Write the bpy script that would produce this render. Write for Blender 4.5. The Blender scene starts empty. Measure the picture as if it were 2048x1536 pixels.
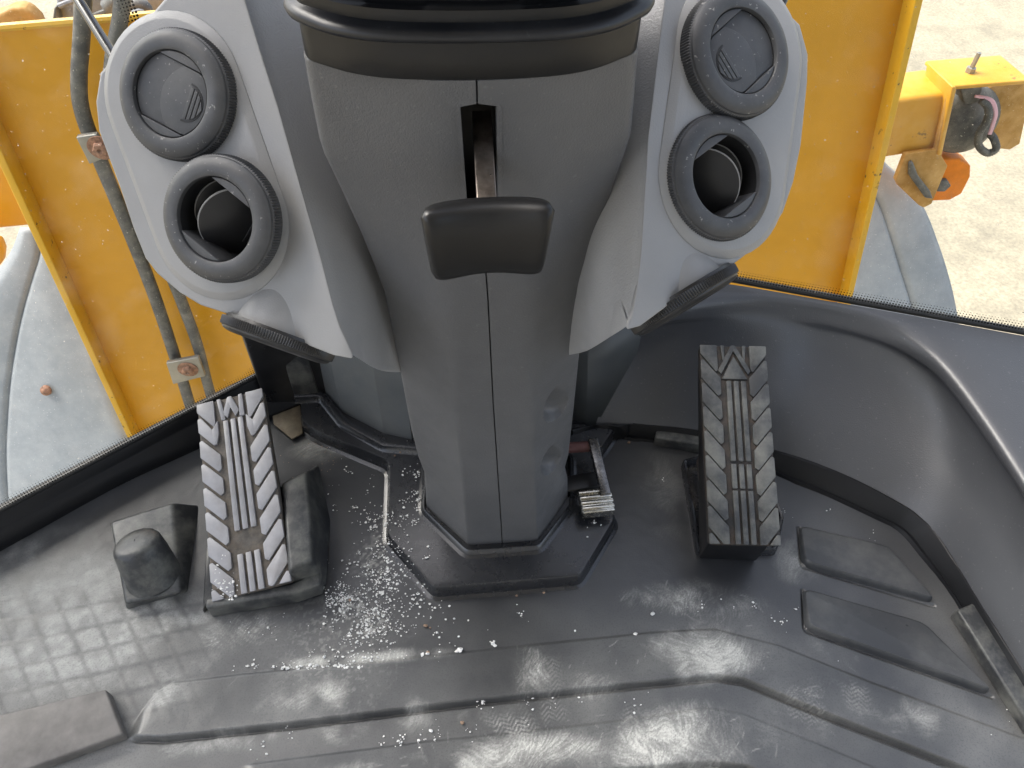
import bpy, bmesh, math, random
import numpy as np
from mathutils import Vector, Matrix
rng = np.random.default_rng(7); random.seed(7)
S = bpy.context.scene
COL = S.collection

# ------------------------------------------------------------------ camera
F = 1540.0
CAM = np.array([0.0, 0.0, 1.10])
def cam_axes(pitch, yaw, roll):
    p, y, r = np.radians([pitch, yaw, roll])
    fwd = np.array([np.sin(y)*np.cos(p), np.cos(y)*np.cos(p), -np.sin(p)])
    right = np.array([np.cos(y), -np.sin(y), 0.0]); up = np.cross(right, fwd)
    r2 = right*np.cos(r) + up*np.sin(r); u2 = -right*np.sin(r) + up*np.cos(r)
    return np.stack([r2, u2, -fwd], 1)
RC = cam_axes(50, 6.5, 2.0)
cd = bpy.data.cameras.new("camera"); cam = bpy.data.objects.new("camera", cd); COL.objects.link(cam)
cd.sensor_width = 36; cd.lens = F/2048*36; cd.clip_start = 0.02; cd.clip_end = 500
m4 = Matrix.Identity(4)
for i in range(3):
    for j in range(3): m4[i][j] = float(RC[i, j])
    m4[i][3] = float(CAM[i])
cam.matrix_world = m4; S.camera = cam

# ------------------------------------------------------------------ light
S.view_settings.view_transform = 'Standard'; S.view_settings.look = 'None'
S.view_settings.gamma = 1; S.view_settings.exposure = 1.8
W = bpy.data.worlds.new("World"); S.world = W; W.use_nodes = True
SUN_EL, SUN_AZ = 50.0, -62.0           # azimuth from +y towards +x: the light comes from the left, a little ahead
wn = W.node_tree.nodes; sky = wn.new('ShaderNodeTexSky'); sky.sky_type = 'NISHITA'; sky.sun_disc = False
sky.sun_elevation = math.radians(SUN_EL); sky.sun_rotation = math.radians(SUN_AZ)
sky.air_density = 1.0; sky.dust_density = 4.0; sky.ozone_density = 0.6
hs = wn.new('ShaderNodeHueSaturation'); hs.inputs['Saturation'].default_value = 0.55      # veiled, whitish sky
W.node_tree.links.new(sky.outputs[0], hs.inputs['Color']); W.node_tree.links.new(hs.outputs[0], wn['Background'].inputs[0]); wn['Background'].inputs[1].default_value = 0.135
sl = bpy.data.lights.new("sun", 'SUN'); sl.energy = 0.9; sl.angle = math.radians(30); sl.color = (1.0, 0.96, 0.90)
so = bpy.data.objects.new("sun", sl); COL.objects.link(so)
sd = Vector((math.sin(math.radians(SUN_AZ))*math.cos(math.radians(SUN_EL)), math.cos(math.radians(SUN_AZ))*math.cos(math.radians(SUN_EL)), math.sin(math.radians(SUN_EL))))
so.rotation_euler = sd.to_track_quat('Z', 'Y').to_euler()
S.cycles.max_bounces = 8; S.cycles.transparent_max_bounces = 16; S.cycles.use_denoising = True

# ------------------------------------------------------------------ pixel rays (2048 x 1536 frame) to points on real planes
def ray(px, py): return RC @ np.array([(px-1024)/F, (768-py)/F, -1.0])
def D(px, py, d): return CAM + ray(px, py)*d
def Z(px, py, z): r = ray(px, py); return CAM + r*((z-CAM[2])/r[2])
def Y(px, py, y): r = ray(px, py); return CAM + r*((y-CAM[1])/r[1])
def PL(px, py, p0, n): r = ray(px, py); return CAM + r*(np.dot(p0-CAM, n)/np.dot(r, n))
def unit(v): v = np.asarray(v, float); return v/np.linalg.norm(v)

# ------------------------------------------------------------------ materials
def material(name, color, rough=0.5, metal=0.0, var=0.12, vscale=9, bump=0.0, bscale=600, dust=0.0, dcol=(0.42,0.41,0.39), dscale=14, spec=0.5, attr=False, coat=0.0, specks=0.0, rvar=0.12, chips=0.0):
    m = bpy.data.materials.new(name); m.use_nodes = True
    nt = m.node_tree; N = nt.nodes; L = nt.links; b = N['Principled BSDF']
    b.inputs['Roughness'].default_value = rough; b.inputs['Metallic'].default_value = metal
    b.inputs['Specular IOR Level'].default_value = spec
    if coat: b.inputs['Coat Weight'].default_value = coat; b.inputs['Coat Roughness'].default_value = 0.25
    tc = N.new('ShaderNodeNewGeometry')
    pos = tc.outputs['Position']
    def noise(sc, det=5, ro=0.6):
        n = N.new('ShaderNodeTexNoise'); n.inputs['Scale'].default_value = sc; n.inputs['Detail'].default_value = det; n.inputs['Roughness'].default_value = ro
        L.new(pos, n.inputs['Vector']); return n.outputs['Fac']
    def ramp(v, a, c):
        r = N.new('ShaderNodeMapRange'); r.inputs['From Min'].default_value = a; r.inputs['From Max'].default_value = c
        L.new(v, r.inputs['Value']); return r.outputs['Result']
    def mix(fac, A, B):
        x = N.new('ShaderNodeMix'); x.data_type = 'RGBA'
        if isinstance(fac, float): x.inputs['Factor'].default_value = fac
        else: L.new(fac, x.inputs['Factor'])
        for s, v in ((6, A), (7, B)):
            if isinstance(v, tuple): x.inputs[s].default_value = (*v, 1)
            else: L.new(v, x.inputs[s])
        return x.outputs[2]
    def mul(a, k):
        x = N.new('ShaderNodeMath'); x.operation = 'MULTIPLY'; L.new(a, x.inputs[0])
        if isinstance(k, (int, float)): x.inputs[1].default_value = k
        else: L.new(k, x.inputs[1])
        return x.outputs[0]
    n1 = noise(vscale)
    c = mix(ramp(n1, .3, .7), tuple(v*(1-var) for v in color), tuple(min(1, v*(1+var)) for v in color))
    if dust:
        n2 = noise(dscale, 8, .7)
        c = mix(mul(ramp(n2, .42, .75), dust), c, dcol)
    if specks:
        n3 = noise(230, 3, .55)
        c = mix(mul(ramp(n3, .66, .72), specks), c, dcol)
    if chips:
        n4 = noise(26, 6, .7)
        c = mix(mul(ramp(n4, .64, .65), chips), c, (0.05, 0.04, 0.035))
    if attr:
        a = N.new('ShaderNodeAttribute'); a.attribute_name = 'dust'  # on the mat: dust plus the painted window sheen
        fine = noise(420, 4, .6)
        k = mul(a.outputs['Fac'], ramp(fine, .05, .5))
        c = mix(k, c, dcol)
        rr = N.new('ShaderNodeMapRange'); rr.inputs['To Min'].default_value = rough; rr.inputs['To Max'].default_value = 0.8
        L.new(k, rr.inputs['Value']); L.new(rr.outputs[0], b.inputs['Roughness'])
    elif rvar:
        rr = N.new('ShaderNodeMapRange'); rr.inputs['From Min'].default_value = .3; rr.inputs['From Max'].default_value = .7
        rr.inputs['To Min'].default_value = max(0.03, rough-rvar); rr.inputs['To Max'].default_value = min(1, rough+rvar)
        L.new(noise(vscale*2.3, 6, .7), rr.inputs['Value']); L.new(rr.outputs[0], b.inputs['Roughness'])
    L.new(c, b.inputs['Base Color'])
    if bump:
        bp = N.new('ShaderNodeBump'); bp.inputs['Strength'].default_value = bump; bp.inputs['Distance'].default_value = 0.0006
        L.new(noise(bscale, 2, .5), bp.inputs['Height']); L.new(bp.outputs[0], b.inputs['Normal'])
    return m
M = {}
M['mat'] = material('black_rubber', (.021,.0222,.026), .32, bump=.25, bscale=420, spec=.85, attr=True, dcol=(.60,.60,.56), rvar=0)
M['rubber'] = material('moulded_rubber', (.032,.034,.037), .40, rvar=.06, bump=.2, bscale=420, dust=.5, dcol=(.32,.32,.28), dscale=22)
M['pad'] = material('pad_rubber', (.050,.053,.058), .38, bump=.2, bscale=420, dust=.40, dcol=(.22,.22,.21), dscale=9, var=.05)
M['lip'] = material('lip_rubber', (.008,.0085,.010), .45, spec=.3, rvar=.03)
M['rubberc'] = material('clean_rubber', (.020,.021,.024), .27, spec=.8, rvar=.04, bump=.12, bscale=420, dust=0)
M['black'] = material('black_plastic', (.012,.012,.013), .35, dust=.05)
M['col'] = material('charcoal_plastic', (.116,.118,.123), .42, bump=.8, bscale=620, dust=.10, dcol=(.22,.22,.22), specks=.3, vscale=5)
M['collar'] = material('collar_plastic', (.011,.011,.0115), .36, spec=.4, rvar=.04, var=.04, bump=.1, dust=0)
M['bellow'] = material('bellows_rubber', (.010,.011,.014), .40, dust=.15, dcol=(.10,.10,.11), specks=.25)
M['pod'] = material('silver_grey_plastic', (.285,.286,.288), .40, bump=.35, bscale=700, var=.04)
M['centre'] = material('grained_grey_plastic', (.36,.364,.372), .46, bump=.9, bscale=520, var=.05)
M['vent'] = material('vent_plastic', (.046,.048,.053), .48, bump=.12, dust=.10, specks=.5, var=.06)
M['ventblack'] = material('black_vent_plastic', (.016,.016,.017), .38, dust=.05)
M['vane'] = material('shaded_vane_plastic', (.012,.012,.013), .42, dust=.02)  # vent plastic darkened, shade of the open vents put into the colour
M['ventdark'] = material('vent_inside', (.012,.012,.013), .6)
M['kick'] = material('kick_panel_plastic', (.060,.063,.070), .38, spec=.7, bump=.5, bscale=560, rvar=.04, dust=0, specks=.15, var=.06)
M['console'] = material('console_plastic', (.13,.14,.145), .42, bump=.3, dust=.3, dcol=(.17,.16,.13), dscale=18)
M['yellow'] = material('yellow_paint', (.64,.305,.008), .42, var=.05, specks=.25, dcol=(.62,.45,.2), dust=.04, dscale=6)
M['yellowedge'] = material('yellow_edge_paint', (.64,.36,.02), .42, var=.06, chips=1.0)
M['fender'] = material('grey_fender_paint', (.235,.253,.265), .5, var=.05, specks=.6, dcol=(.6,.6,.59), dust=.25, dscale=12)
M['pipe'] = material('dusty_pipe_paint', (.075,.077,.077), .5, specks=1.0, dcol=(.5,.47,.38), dust=.28, dscale=30)
M['rust'] = material('rusted_steel', (.25,.13,.08), .7, var=.5, vscale=120, bump=.6, bscale=300)
M['clamp'] = material('galvanised_clamp', (.28,.27,.24), .45, metal=.6, var=.25, dust=.3)
M['steel'] = material('worn_steel', (.30,.26,.23), .38, metal=.85, var=.5, vscale=60, dust=.45, dcol=(.10,.06,.045), dscale=90)
M['chrome'] = material('worn_chrome', (.62,.60,.54), .22, metal=1.0, var=.2, vscale=70, dust=.3, dcol=(.12,.1,.07), dscale=120)
M['alu'] = material('pedal_aluminium', (.315,.315,.33), .45, metal=.2, var=.15, vscale=40, dust=.45, dcol=(.24,.22,.20), dscale=24)
M['pedbase'] = material('pedal_groove_dirt', (.095,.086,.076), .8, var=.45, vscale=60, bump=.6, bscale=350, dust=.4, dcol=(.28,.21,.14), dscale=45)
M['ped2'] = material('worn_pedal_rubber', (.048,.050,.052), .45, var=.2, vscale=20, dust=.45, dcol=(.40,.40,.35), dscale=16)
M['ped2base'] = material('pedal_rubber_groove', (.028,.028,.028), .7, var=.35, vscale=60, dust=.22, dcol=(.26,.15,.08), dscale=38)
M['salt'] = material('white_salt', (.78,.78,.76), .6, var=.1)
M['crumb'] = material('brown_grit', (.28,.19,.13), .8, var=.4, vscale=90)
M['ground'] = material('pale_gravel', (.36,.315,.225), .9, var=.25, vscale=55, dust=.75, dcol=(.17,.155,.12), dscale=4, specks=.8)
M['lamp'] = material('lamp_housing', (.07,.068,.06), .6, specks=1.0, dcol=(.45,.42,.34), dust=.4, dscale=25)
M['dirtyyellow'] = material('dirty_yellow_paint', (.42,.21,.03), .6, var=.3, vscale=14, specks=.8, dcol=(.65,.5,.28), dust=.4)
M['orange'] = material('orange_lens', (.72,.20,.004), .45, var=.12, vscale=40, spec=.2)
M['yellowb'] = material('dusty_yellow_paint', (.60,.31,.025), .5, var=.06, dust=.3, dcol=(.62,.47,.22), dscale=9, specks=.3, chips=.6)
M['pink'] = material('pink_wire', (.75,.45,.5), .5)
M['redrod'] = material('red_oxide_rod', (.12,.05,.045), .6, var=.3, vscale=50)
M['plate'] = material('sill_plate_metal', (.165,.155,.145), .5, metal=.1, var=.3, vscale=30, bump=.4, bscale=160, dust=.3, dcol=(.30,.28,.25))
M['rod'] = material('gloss_black_rod', (.01,.01,.011), .12)
M['floor'] = material('painted_steel_floor', (.03,.03,.03), .6, dust=.6, dcol=(.16,.13,.09))
M['roof'] = material('headliner', (.45,.45,.44), .9, var=.05)
M['tan'] = material('rusty_tan_steel', (.16,.13,.085), .6, var=.4, vscale=40, dust=.5, dcol=(.07,.04,.025), dscale=60)
M['consoled'] = material('dark_console_plastic', (.075,.082,.084), .45, bump=.3, dust=.15, dcol=(.17,.17,.15), dscale=14)
M['trim'] = material('tan_trim', (.30,.25,.20), .5)
M['darkchrome'] = material('tarnished_chrome', (.16,.155,.15), .25, metal=.9, var=.3, vscale=70)
M['grey'] = material('weathered_grey_iron', (.20,.21,.23), .6, var=.25, vscale=14, specks=1.0, dcol=(.6,.6,.6), dust=.4)
M['seal'] = material('window_seal_rubber', (.010,.010,.010), .5)

def glass_material(name, du, dv_side, pitch=.0042):
    """clear pane with printed black border dots (UV in metres: u along the lower edge, v up) and stuck-on dirt"""
    m = bpy.data.materials.new(name); m.use_nodes = True; nt = m.node_tree; N = nt.nodes; L = nt.links
    N.remove(N['Principled BSDF']); out = N['Material Output']
    tr = N.new('ShaderNodeBsdfTransparent'); tr.inputs[0].default_value = (.95,.97,.955,1)
    gl = N.new('ShaderNodeBsdfGlossy'); gl.inputs['Roughness'].default_value = .03
    fr = N.new('ShaderNodeFresnel'); fr.inputs['IOR'].default_value = 1.25
    mx = N.new('ShaderNodeMixShader'); L.new(fr.outputs[0], mx.inputs[0]); L.new(tr.outputs[0], mx.inputs[1]); L.new(gl.outputs[0], mx.inputs[2])
    uv = N.new('ShaderNodeUVMap'); uv.uv_map = 'UVMap'
    sx = N.new('ShaderNodeSeparateXYZ'); L.new(uv.outputs[0], sx.inputs[0])
    def math_(op, a, b=None):
        x = N.new('ShaderNodeMath'); x.operation = op
        for i, v in enumerate((a, b)):
            if v is None: continue
            if isinstance(v, (int, float)): x.inputs[i].default_value = v
            else: L.new(v, x.inputs[i])
        return x.outputs[0]
    u, v = sx.outputs[0], sx.outputs[1]
    k = 2*math.pi/pitch
    pat = math_('MULTIPLY', math_('COSINE', math_('MULTIPLY', u, k*.5)), math_('COSINE', math_('MULTIPLY', v, k*.5)))
    pat = math_('ABSOLUTE', pat)
    at = N.new('ShaderNodeAttribute'); at.attribute_name = 'edge'       # metres to the pane's border
    thr = math_('ADD', math_('MULTIPLY', at.outputs['Fac'], 30.0), .36)
    dot = math_('GREATER_THAN', pat, thr)
    df = N.new('ShaderNodeBsdfDiffuse'); df.inputs[0].default_value = (.008,.008,.008,1)
    m2 = N.new('ShaderNodeMixShader'); L.new(dot, m2.inputs[0]); L.new(mx.outputs[0], m2.inputs[1]); L.new(df.outputs[0], m2.inputs[2])
    geo = N.new('ShaderNodeNewGeometry')
    def speck(sc, a, b, k):
        n = N.new('ShaderNodeTexNoise'); n.inputs['Scale'].default_value = sc; n.inputs['Detail'].default_value = 3; L.new(geo.outputs['Position'], n.inputs['Vector'])
        r = N.new('ShaderNodeMapRange'); r.inputs['From Min'].default_value = a; r.inputs['From Max'].default_value = b; r.inputs['To Max'].default_value = k
        L.new(n.outputs['Fac'], r.inputs['Value']); return r.outputs[0]
    dirt = math_('MAXIMUM', speck(260, .70, .76, .55), speck(16, .5, .9, .08))
    ds = N.new('ShaderNodeBsdfDiffuse'); ds.inputs[0].default_value = (.72,.69,.62,1)
    tl = N.new('ShaderNodeBsdfTranslucent'); tl.inputs[0].default_value = (.8,.77,.7,1)
    dd = N.new('ShaderNodeMixShader'); dd.inputs[0].default_value = .5; L.new(ds.outputs[0], dd.inputs[1]); L.new(tl.outputs[0], dd.inputs[2])
    m3 = N.new('ShaderNodeMixShader'); L.new(dirt, m3.inputs[0]); L.new(m2.outputs[0], m3.inputs[1]); L.new(dd.outputs[0], m3.inputs[2])
    L.new(m3.outputs[0], out.inputs[0]); return m

# ------------------------------------------------------------------ object helpers
def wloc(o):
    v = Vector((0,0,0))
    while o is not None: v = v + o.location; o = o.parent
    return v
def link(o, parent=None):
    COL.objects.link(o)
    if parent is not None: o.parent = parent
    return o
def tag(o, label, cat, group=None):
    o['label'] = label; o['category'] = cat
    if group: o['group'] = group
    return o
def thing(name, label, cat, loc=(0,0,0), group=None):
    o = bpy.data.objects.new(name, None); o.empty_display_size = .05; o.location = tuple(float(x) for x in loc)
    COL.objects.link(o); return tag(o, label, cat, group)
def mesh(name, verts, faces, mat, parent=None, smooth=True, bevel=0, seg=3, angle=30, auto=None, local=False):
    off = np.zeros(3) if (parent is None or local) else np.array(wloc(parent))
    me = bpy.data.meshes.new(name)
    me.from_pydata([tuple(np.asarray(v, float)-off) for v in verts], [], [tuple(int(i) for i in f) for f in faces])
    me.materials.append(mat)
    bm = bmesh.new(); bm.from_mesh(me); bmesh.ops.recalc_face_normals(bm, faces=bm.faces); bm.to_mesh(me); bm.free()
    me.polygons.foreach_set('use_smooth', [smooth]*len(me.polygons))
    if smooth: me.set_sharp_from_angle(angle=math.radians(auto if auto else 40))
    o = link(bpy.data.objects.new(name, me), parent)
    if bevel:
        b = o.modifiers.new('bevel', 'BEVEL'); b.width = bevel; b.segments = seg; b.limit_method = 'ANGLE'; b.angle_limit = math.radians(angle); b.harden_normals = False
        me.polygons.foreach_set('use_smooth', [True]*len(me.polygons)); me.set_sharp_from_angle(angle=math.radians(180))
    return o
def join(parts):
    V, Fc = [], []
    for v, f in parts:
        b = len(V); V += [np.asarray(x, float) for x in v]; Fc += [tuple(i+b for i in q) for q in f]
    return V, Fc
def prism(poly, ext):
    n = len(poly); ext = np.asarray(ext, float)
    V = [np.asarray(p, float) for p in poly] + [np.asarray(p, float)+ext for p in poly]
    Fc = [tuple(range(n)), tuple(range(2*n-1, n-1, -1))] + [(i, i+n, (i+1) % n+n, (i+1) % n) for i in range(n)]
    return V, Fc
def loft(rings, closed=True, cap0=False, cap1=False):
    V = [p for r in rings for p in r]; n = len(rings[0]); Fc = []
    for a in range(len(rings)-1):
        for i in range(n if closed else n-1):
            j = (i+1) % n; Fc.append((a*n+i, a*n+j, (a+1)*n+j, (a+1)*n+i))
    if cap0: Fc.append(tuple(range(n-1, -1, -1)))
    if cap1: Fc.append(tuple(range((len(rings)-1)*n, len(rings)*n)))
    return V, Fc
def box(c, ax, h):
    ax = [np.asarray(a, float) for a in ax]; c = np.asarray(c, float); V = []
    for k in (-1, 1):
        for (i, j) in ((-1,-1),(1,-1),(1,1),(-1,1)): V.append(c+ax[0]*h[0]*i+ax[1]*h[1]*j+ax[2]*h[2]*k)
    return V, [(0,1,2,3),(7,6,5,4),(0,4,5,1),(1,5,6,2),(2,6,7,3),(3,7,4,0)]
def frame_of(t):
    t = unit(t); a = np.array([0,0,1.0]) if abs(t[2]) < .9 else np.array([1.0,0,0])
    u = unit(np.cross(a, t)); return u, np.cross(t, u)
def smooth_path(pts, k=6):
    P = [np.asarray(p, float) for p in pts]; out = []
    P = [2*P[0]-P[1]] + P + [2*P[-1]-P[-2]]
    for i in range(1, len(P)-2):
        for t in np.linspace(0, 1, k, endpoint=False):
            a, b, c, d = P[i-1], P[i], P[i+1], P[i+2]
            out.append(.5*((2*b)+(-a+c)*t+(2*a-5*b+4*c-d)*t*t+(-a+3*b-3*c+d)*t**3))
    out.append(P[-2]); return out
def tube(pts, r, n=14, rf=None):
    pts = [np.asarray(p, float) for p in pts]; rings = []; u = None
    for i, p in enumerate(pts):
        t = unit(pts[min(i+1, len(pts)-1)]-pts[max(i-1, 0)])
        if u is None: u, v = frame_of(t)
        else: u = unit(u-t*np.dot(u, t)); v = np.cross(t, u)
        rr = r if rf is None else rf(i)
        rings.append([p+rr*(math.cos(a)*u+math.sin(a)*v) for a in np.linspace(0, 2*np.pi, n, endpoint=False)])
    return loft(rings, True, True, True)
def lathe(profile, n=48, cap0=False, cap1=False, teeth=None):
    rings = []
    for k, (r, z) in enumerate(profile):
        ring = []
        for i in range(n):
            a = 2*math.pi*i/n; rr = r-(teeth[1] if teeth and k in teeth[0] and i % 2 else 0)
            ring.append(np.array([rr*math.cos(a), rr*math.sin(a), z]))
        rings.append(ring)
    return loft(rings, True, cap0, cap1)
def place(VF, o, u, v, n):
    V, Fc = VF; return [np.asarray(o)+np.asarray(u)*p[0]+np.asarray(v)*p[1]+np.asarray(n)*p[2] for p in V], Fc
def mat4(o, u, v, n):
    m = Matrix.Identity(4)
    for i in range(3): m[i][0] = float(u[i]); m[i][1] = float(v[i]); m[i][2] = float(n[i]); m[i][3] = float(o[i])
    return m
def inset(poly, d):
    """offset of a polygon in x,y (positive = towards the inside)"""
    P = np.asarray(poly, float)[:, :2]; n = len(P); out = []
    area = sum(P[i][0]*P[(i+1) % n][1]-P[(i+1) % n][0]*P[i][1] for i in range(n)); sg = 1 if area > 0 else -1
    for i in range(n):
        a = unit(P[i]-P[i-1]); b = unit(P[(i+1) % n]-P[i])
        na = np.array([-a[1], a[0]])*sg; nb = np.array([-b[1], b[0]])*sg
        m = na+nb; m = m/max(.35, np.dot(m, na)); out.append(P[i]+m*d)
    return np.array(out)
def round2(poly, r, k=5, closed=True):
    P = [np.asarray(p, float) for p in poly]; n = len(P); out = []
    for i in range(n):
        if not closed and i in (0, n-1): out.append(P[i]); continue
        a, b, c = P[i-1], P[i], P[(i+1) % n]; rr = r[i] if hasattr(r, '__len__') else r
        d1 = min(rr, .45*np.linalg.norm(a-b)); d2 = min(rr, .45*np.linalg.norm(c-b))
        p, q = b+unit(a-b)*d1, b+unit(c-b)*d2
        for t in np.linspace(0, 1, k): out.append((1-t)**2*p+2*t*(1-t)*b+t*t*q)
    return out
def moulded(poly, z0, profile, cap=True):
    """rings of a floor outline: profile = (inset, height) pairs"""
    rings = []
    for d, h in profile:
        q = inset(poly, d); rings.append([np.array([x, y, z0+h]) for x, y in q])
    return loft(rings, True, False, cap)
def stuff(o, kind='stuff'): o['kind'] = kind; return o

# ------------------------------------------------------------------ setting: ground outside, cab floor
def ground():
    n = 60; xs = np.linspace(-60, 60, n); V = [(x, y, -1.6+.01*math.sin(x*1.3+y)) for y in xs for x in xs]
    Fc = [(j*n+i, j*n+i+1, (j+1)*n+i+1, (j+1)*n+i) for j in range(n-1) for i in range(n-1)]
    stuff(mesh('ground', V, Fc, M['ground']), 'structure')
ground()
V, Fc = prism([(-1.0,-.5,-.05),(1.05,-.5,-.05),(1.05,.5,-.05),(.8,.86,-.05),(-.3,.92,-.05),(-1.0,.5,-.05)], (0,0,.035))
stuff(mesh('floor', V, Fc, M['floor'], None, False), 'structure')

# cab roof and rear wall: they keep the daylight to the windows
V, Fc = prism([(-.9,-.9,1.75),(.80,-.9,1.75),(.80,.62,1.75),(-.9,.62,1.75)], (0,0,.08))
stuff(mesh('roof', V, Fc, M['roof'], None, False), 'structure')
V, Fc = prism([(-.9,-.9,-.05),(.95,-.9,-.05),(.95,-.85,-.05),(-.9,-.85,-.05)], (0,0,1.79))
stuff(mesh('wall', V, Fc, M['roof'], None, False), 'structure')
# ------------------------------------------------------------------ floor mat
def vnoise(x, y, s, seed=0):
    r = np.random.default_rng(seed); G = r.random((256, 256)); X = x*s+1000; Yy = y*s+1000
    xi = np.floor(X).astype(int); yi = np.floor(Yy).astype(int); fx = X-xi; fy = Yy-yi; fx = fx*fx*(3-2*fx); fy = fy*fy*(3-2*fy)
    g = lambda a, b: G[a % 256, b % 256]
    return (g(xi, yi)*(1-fx)+g(xi+1, yi)*fx)*(1-fy)+(g(xi, yi+1)*(1-fx)+g(xi+1, yi+1)*fx)*fy
def fbm(x, y, s, o=4, seed=0):
    t = 0; a = .5
    for i in range(o): t = t+a*vnoise(x, y, s*2**i, seed+i); a *= .5
    return t
def line_z0(pts):
    P = np.array([Z(*p, 0.0)[:2] for p in pts]); return P[np.argsort(P[:, 0])]
B1F = line_z0([(265,1450),(314,1384),(349,1363),(488,1345),(700,1326),(966,1298),(1300,1263),(1428,1256),(1556,1288),(1738,1361),(2048,1475)])
B1N = line_z0([(255,1474),(330,1476),(600,1446),(966,1400),(1350,1360),(1428,1352),(1483,1360),(1665,1435),(1921,1536),(2080,1600)])
B2F = line_z0([(480,1530),(600,1514),(856,1481),(1149,1450),(1300,1431),(1410,1413),(1483,1424),(1629,1482),(1757,1536),(1900,1600)])
B2N = line_z0([(400,1600),(1300,1533),(1420,1524),(1490,1533),(1600,1580),(1800,1680)])
mat_edge_px = [(600,842),(410,905),(200,1010),(-60,1135),(-400,1330)]
floor_mat = thing('floor_mat', 'black moulded rubber cab mat covering the floor, dusted with white scuffs and boot prints', 'floor mat', (0,.4,0))
def mat_sheet():
    nx, ny = 1080, 636
    xs = np.linspace(-.80, .93, nx); ys = np.linspace(-.12, .90, ny); X, Yy = np.meshgrid(xs, ys)
    sm = lambda t: np.clip(t, 0, 1)**2*(3-2*np.clip(t, 0, 1))
    H = np.zeros_like(X)
    for Fl, Nl, x0, x1, hh in ((B1F, B1N, B1N[0,0], 3, .010), (B2F, B2N, B2F[0,0], 3, .009)):
        yf = np.interp(X, Fl[:,0], Fl[:,1]); yn = np.interp(X, Nl[:,0], Nl[:,1])
        t = (yf-Yy)/np.maximum(yf-yn, .004)
        h = hh*np.where(t < 1, .18*sm(t/.06)+.82*np.clip(t, 0, 1), 0)
        drop = sm((Yy-(yn-.0028))/.0032); h = hh*np.where(t <= 0, 0, np.clip(h/hh, 0, 1))
        h = np.where((t > 1), hh*drop, h)
        h *= sm((X-x0)/.02)
        H = H+h-.007*np.exp(-((Yy-(yn-.0048))/.0018)**2)*sm((X-x0)/.02)
    def notch(p, q, w=.0018, dep=.004):
        a_, b_ = Z(*p, 0)[:2], Z(*q, 0)[:2]; d_ = b_-a_; L2 = d_@d_; t_ = np.clip(((X-a_[0])*d_[0]+(Yy-a_[1])*d_[1])/L2, 0, 1)
        return dep*np.exp(-(((X-a_[0]-t_*d_[0])**2+(Yy-a_[1]-t_*d_[1])**2)/w**2))
    for p, q in (((1606,1133),(1868,1212)),((1597,1055),(1603,1128)),((1612,1262),(1984,1394)),((1605,1180),(1609,1256))): H -= notch(p, q)
    # quilted dents on the left
    msk = sm((-.33-X)/.10)*sm((.60-Yy)/.08)*sm((Yy-.33)/.05)
    a = (X*.9+Yy*.45)/.036*np.pi; b = (Yy*1.0-X*.08)/.036*np.pi
    H += msk*.0006*np.abs(np.sin(a)*np.sin(b))**.8
    H += .0022*(fbm(X, Yy, 7, 2, 3)-.5)+.0004*(fbm(X, Yy, 60, 3, 9)-.5)
    # dishes and swells round the pedals
    px, py = Z(640,1120,0)[:2]; H -= .004*np.exp(-((X-px)/.03)**2-((Yy-py)/.09)**2)
    # ---- pale film: dusty scuffs, prints, spill, and painted window sheen
    low = np.clip((Z(1024,1180,0)[1]-Yy)/.12, 0, 1); lft_sheen = np.clip((-.30-X)/.2, 0, 1)*np.clip((.62-Yy)/.1, 0, 1)
    dust = .12*fbm(X, Yy, 7, 5, 21)**2+low*(.01+.25*fbm(X, Yy, 12, 5, 23)**2)+lft_sheen*(.03+.18*fbm(X, Yy, 20, 4, 25))  # left term paints the window sheen as a pale film
    n2 = fbm(X, Yy, 26, 5, 31); wx = X+.020*(fbm(X,Yy,9,2,71)-.5); wy = Yy+.030*(fbm(X,Yy,8,2,81)-.5); n3 = fbm(wx+wy*.9, (wy-wx)*.10, 230, 3, 41); n4 = fbm((wx-wy*.7)*.10, wx*.7+wy, 250, 3, 51)
    rag = .55*(fbm(X, Yy, 22, 4, 91)-.5)
    def patch(cx, cy, rx, ry, amt, tex):
        p = Z(cx, cy, 0); q = np.clip(1.25-np.sqrt(((X-p[0])/rx)**2+((Yy-p[1])/ry)**2)+rag*1.6, 0, 1)**1.3
        return min(1.25, amt*1.9)*q*tex
    r5 = np.random.default_rng(5); base_n = r5.random(X.shape)
    base_n = (base_n > .80)*1.0*(.4+.6*r5.random(X.shape))
    ii, jj = np.mgrid[0:ny, 0:nx].astype(np.float32)
    def lic(theta, half):
        acc = np.zeros(X.shape)
        for sgn in (1, -1):
            pi_, pj_ = ii.copy(), jj.copy()
            for k in range(half):
                a_ = np.clip(pi_.astype(int), 0, ny-1); b_ = np.clip(pj_.astype(int), 0, nx-1)
                acc += base_n[a_, b_]*(1-.5*k/half); th_ = theta[a_, b_]; pi_ += sgn*np.sin(th_); pj_ += sgn*np.cos(th_)
        acc = (acc-acc.mean())/acc.std(); return np.clip(.42+.30*acc, 0, 1)
    t1 = .75+3.0*(fbm(X, Yy, 15, 3, 44)-.47)*2; t2 = 2.2+3.2*(fbm(X, Yy, 24, 3, 46)-.47)*2
    l1, l2 = lic(t1, 8), lic(t2, 5)
    fine_ = np.clip((fbm(X, Yy, 70, 4, 47)-.30)*2.8, 0, 1); big = np.clip((fbm(X, Yy, 16, 4, 48)-.28)*2.6, 0, 1)
    cloud = np.clip((n2-.34)*3.0, 0, 1)*(.55+.45*l1)
    streak = (.25+.75*big)*(.35+.65*l1)*(.6+.4*fine_); streak2 = (.25+.75*big)*(.3+.7*l2)*(.6+.4*fine_); fine_ = fine_*(.5+.5*l1)
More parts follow.
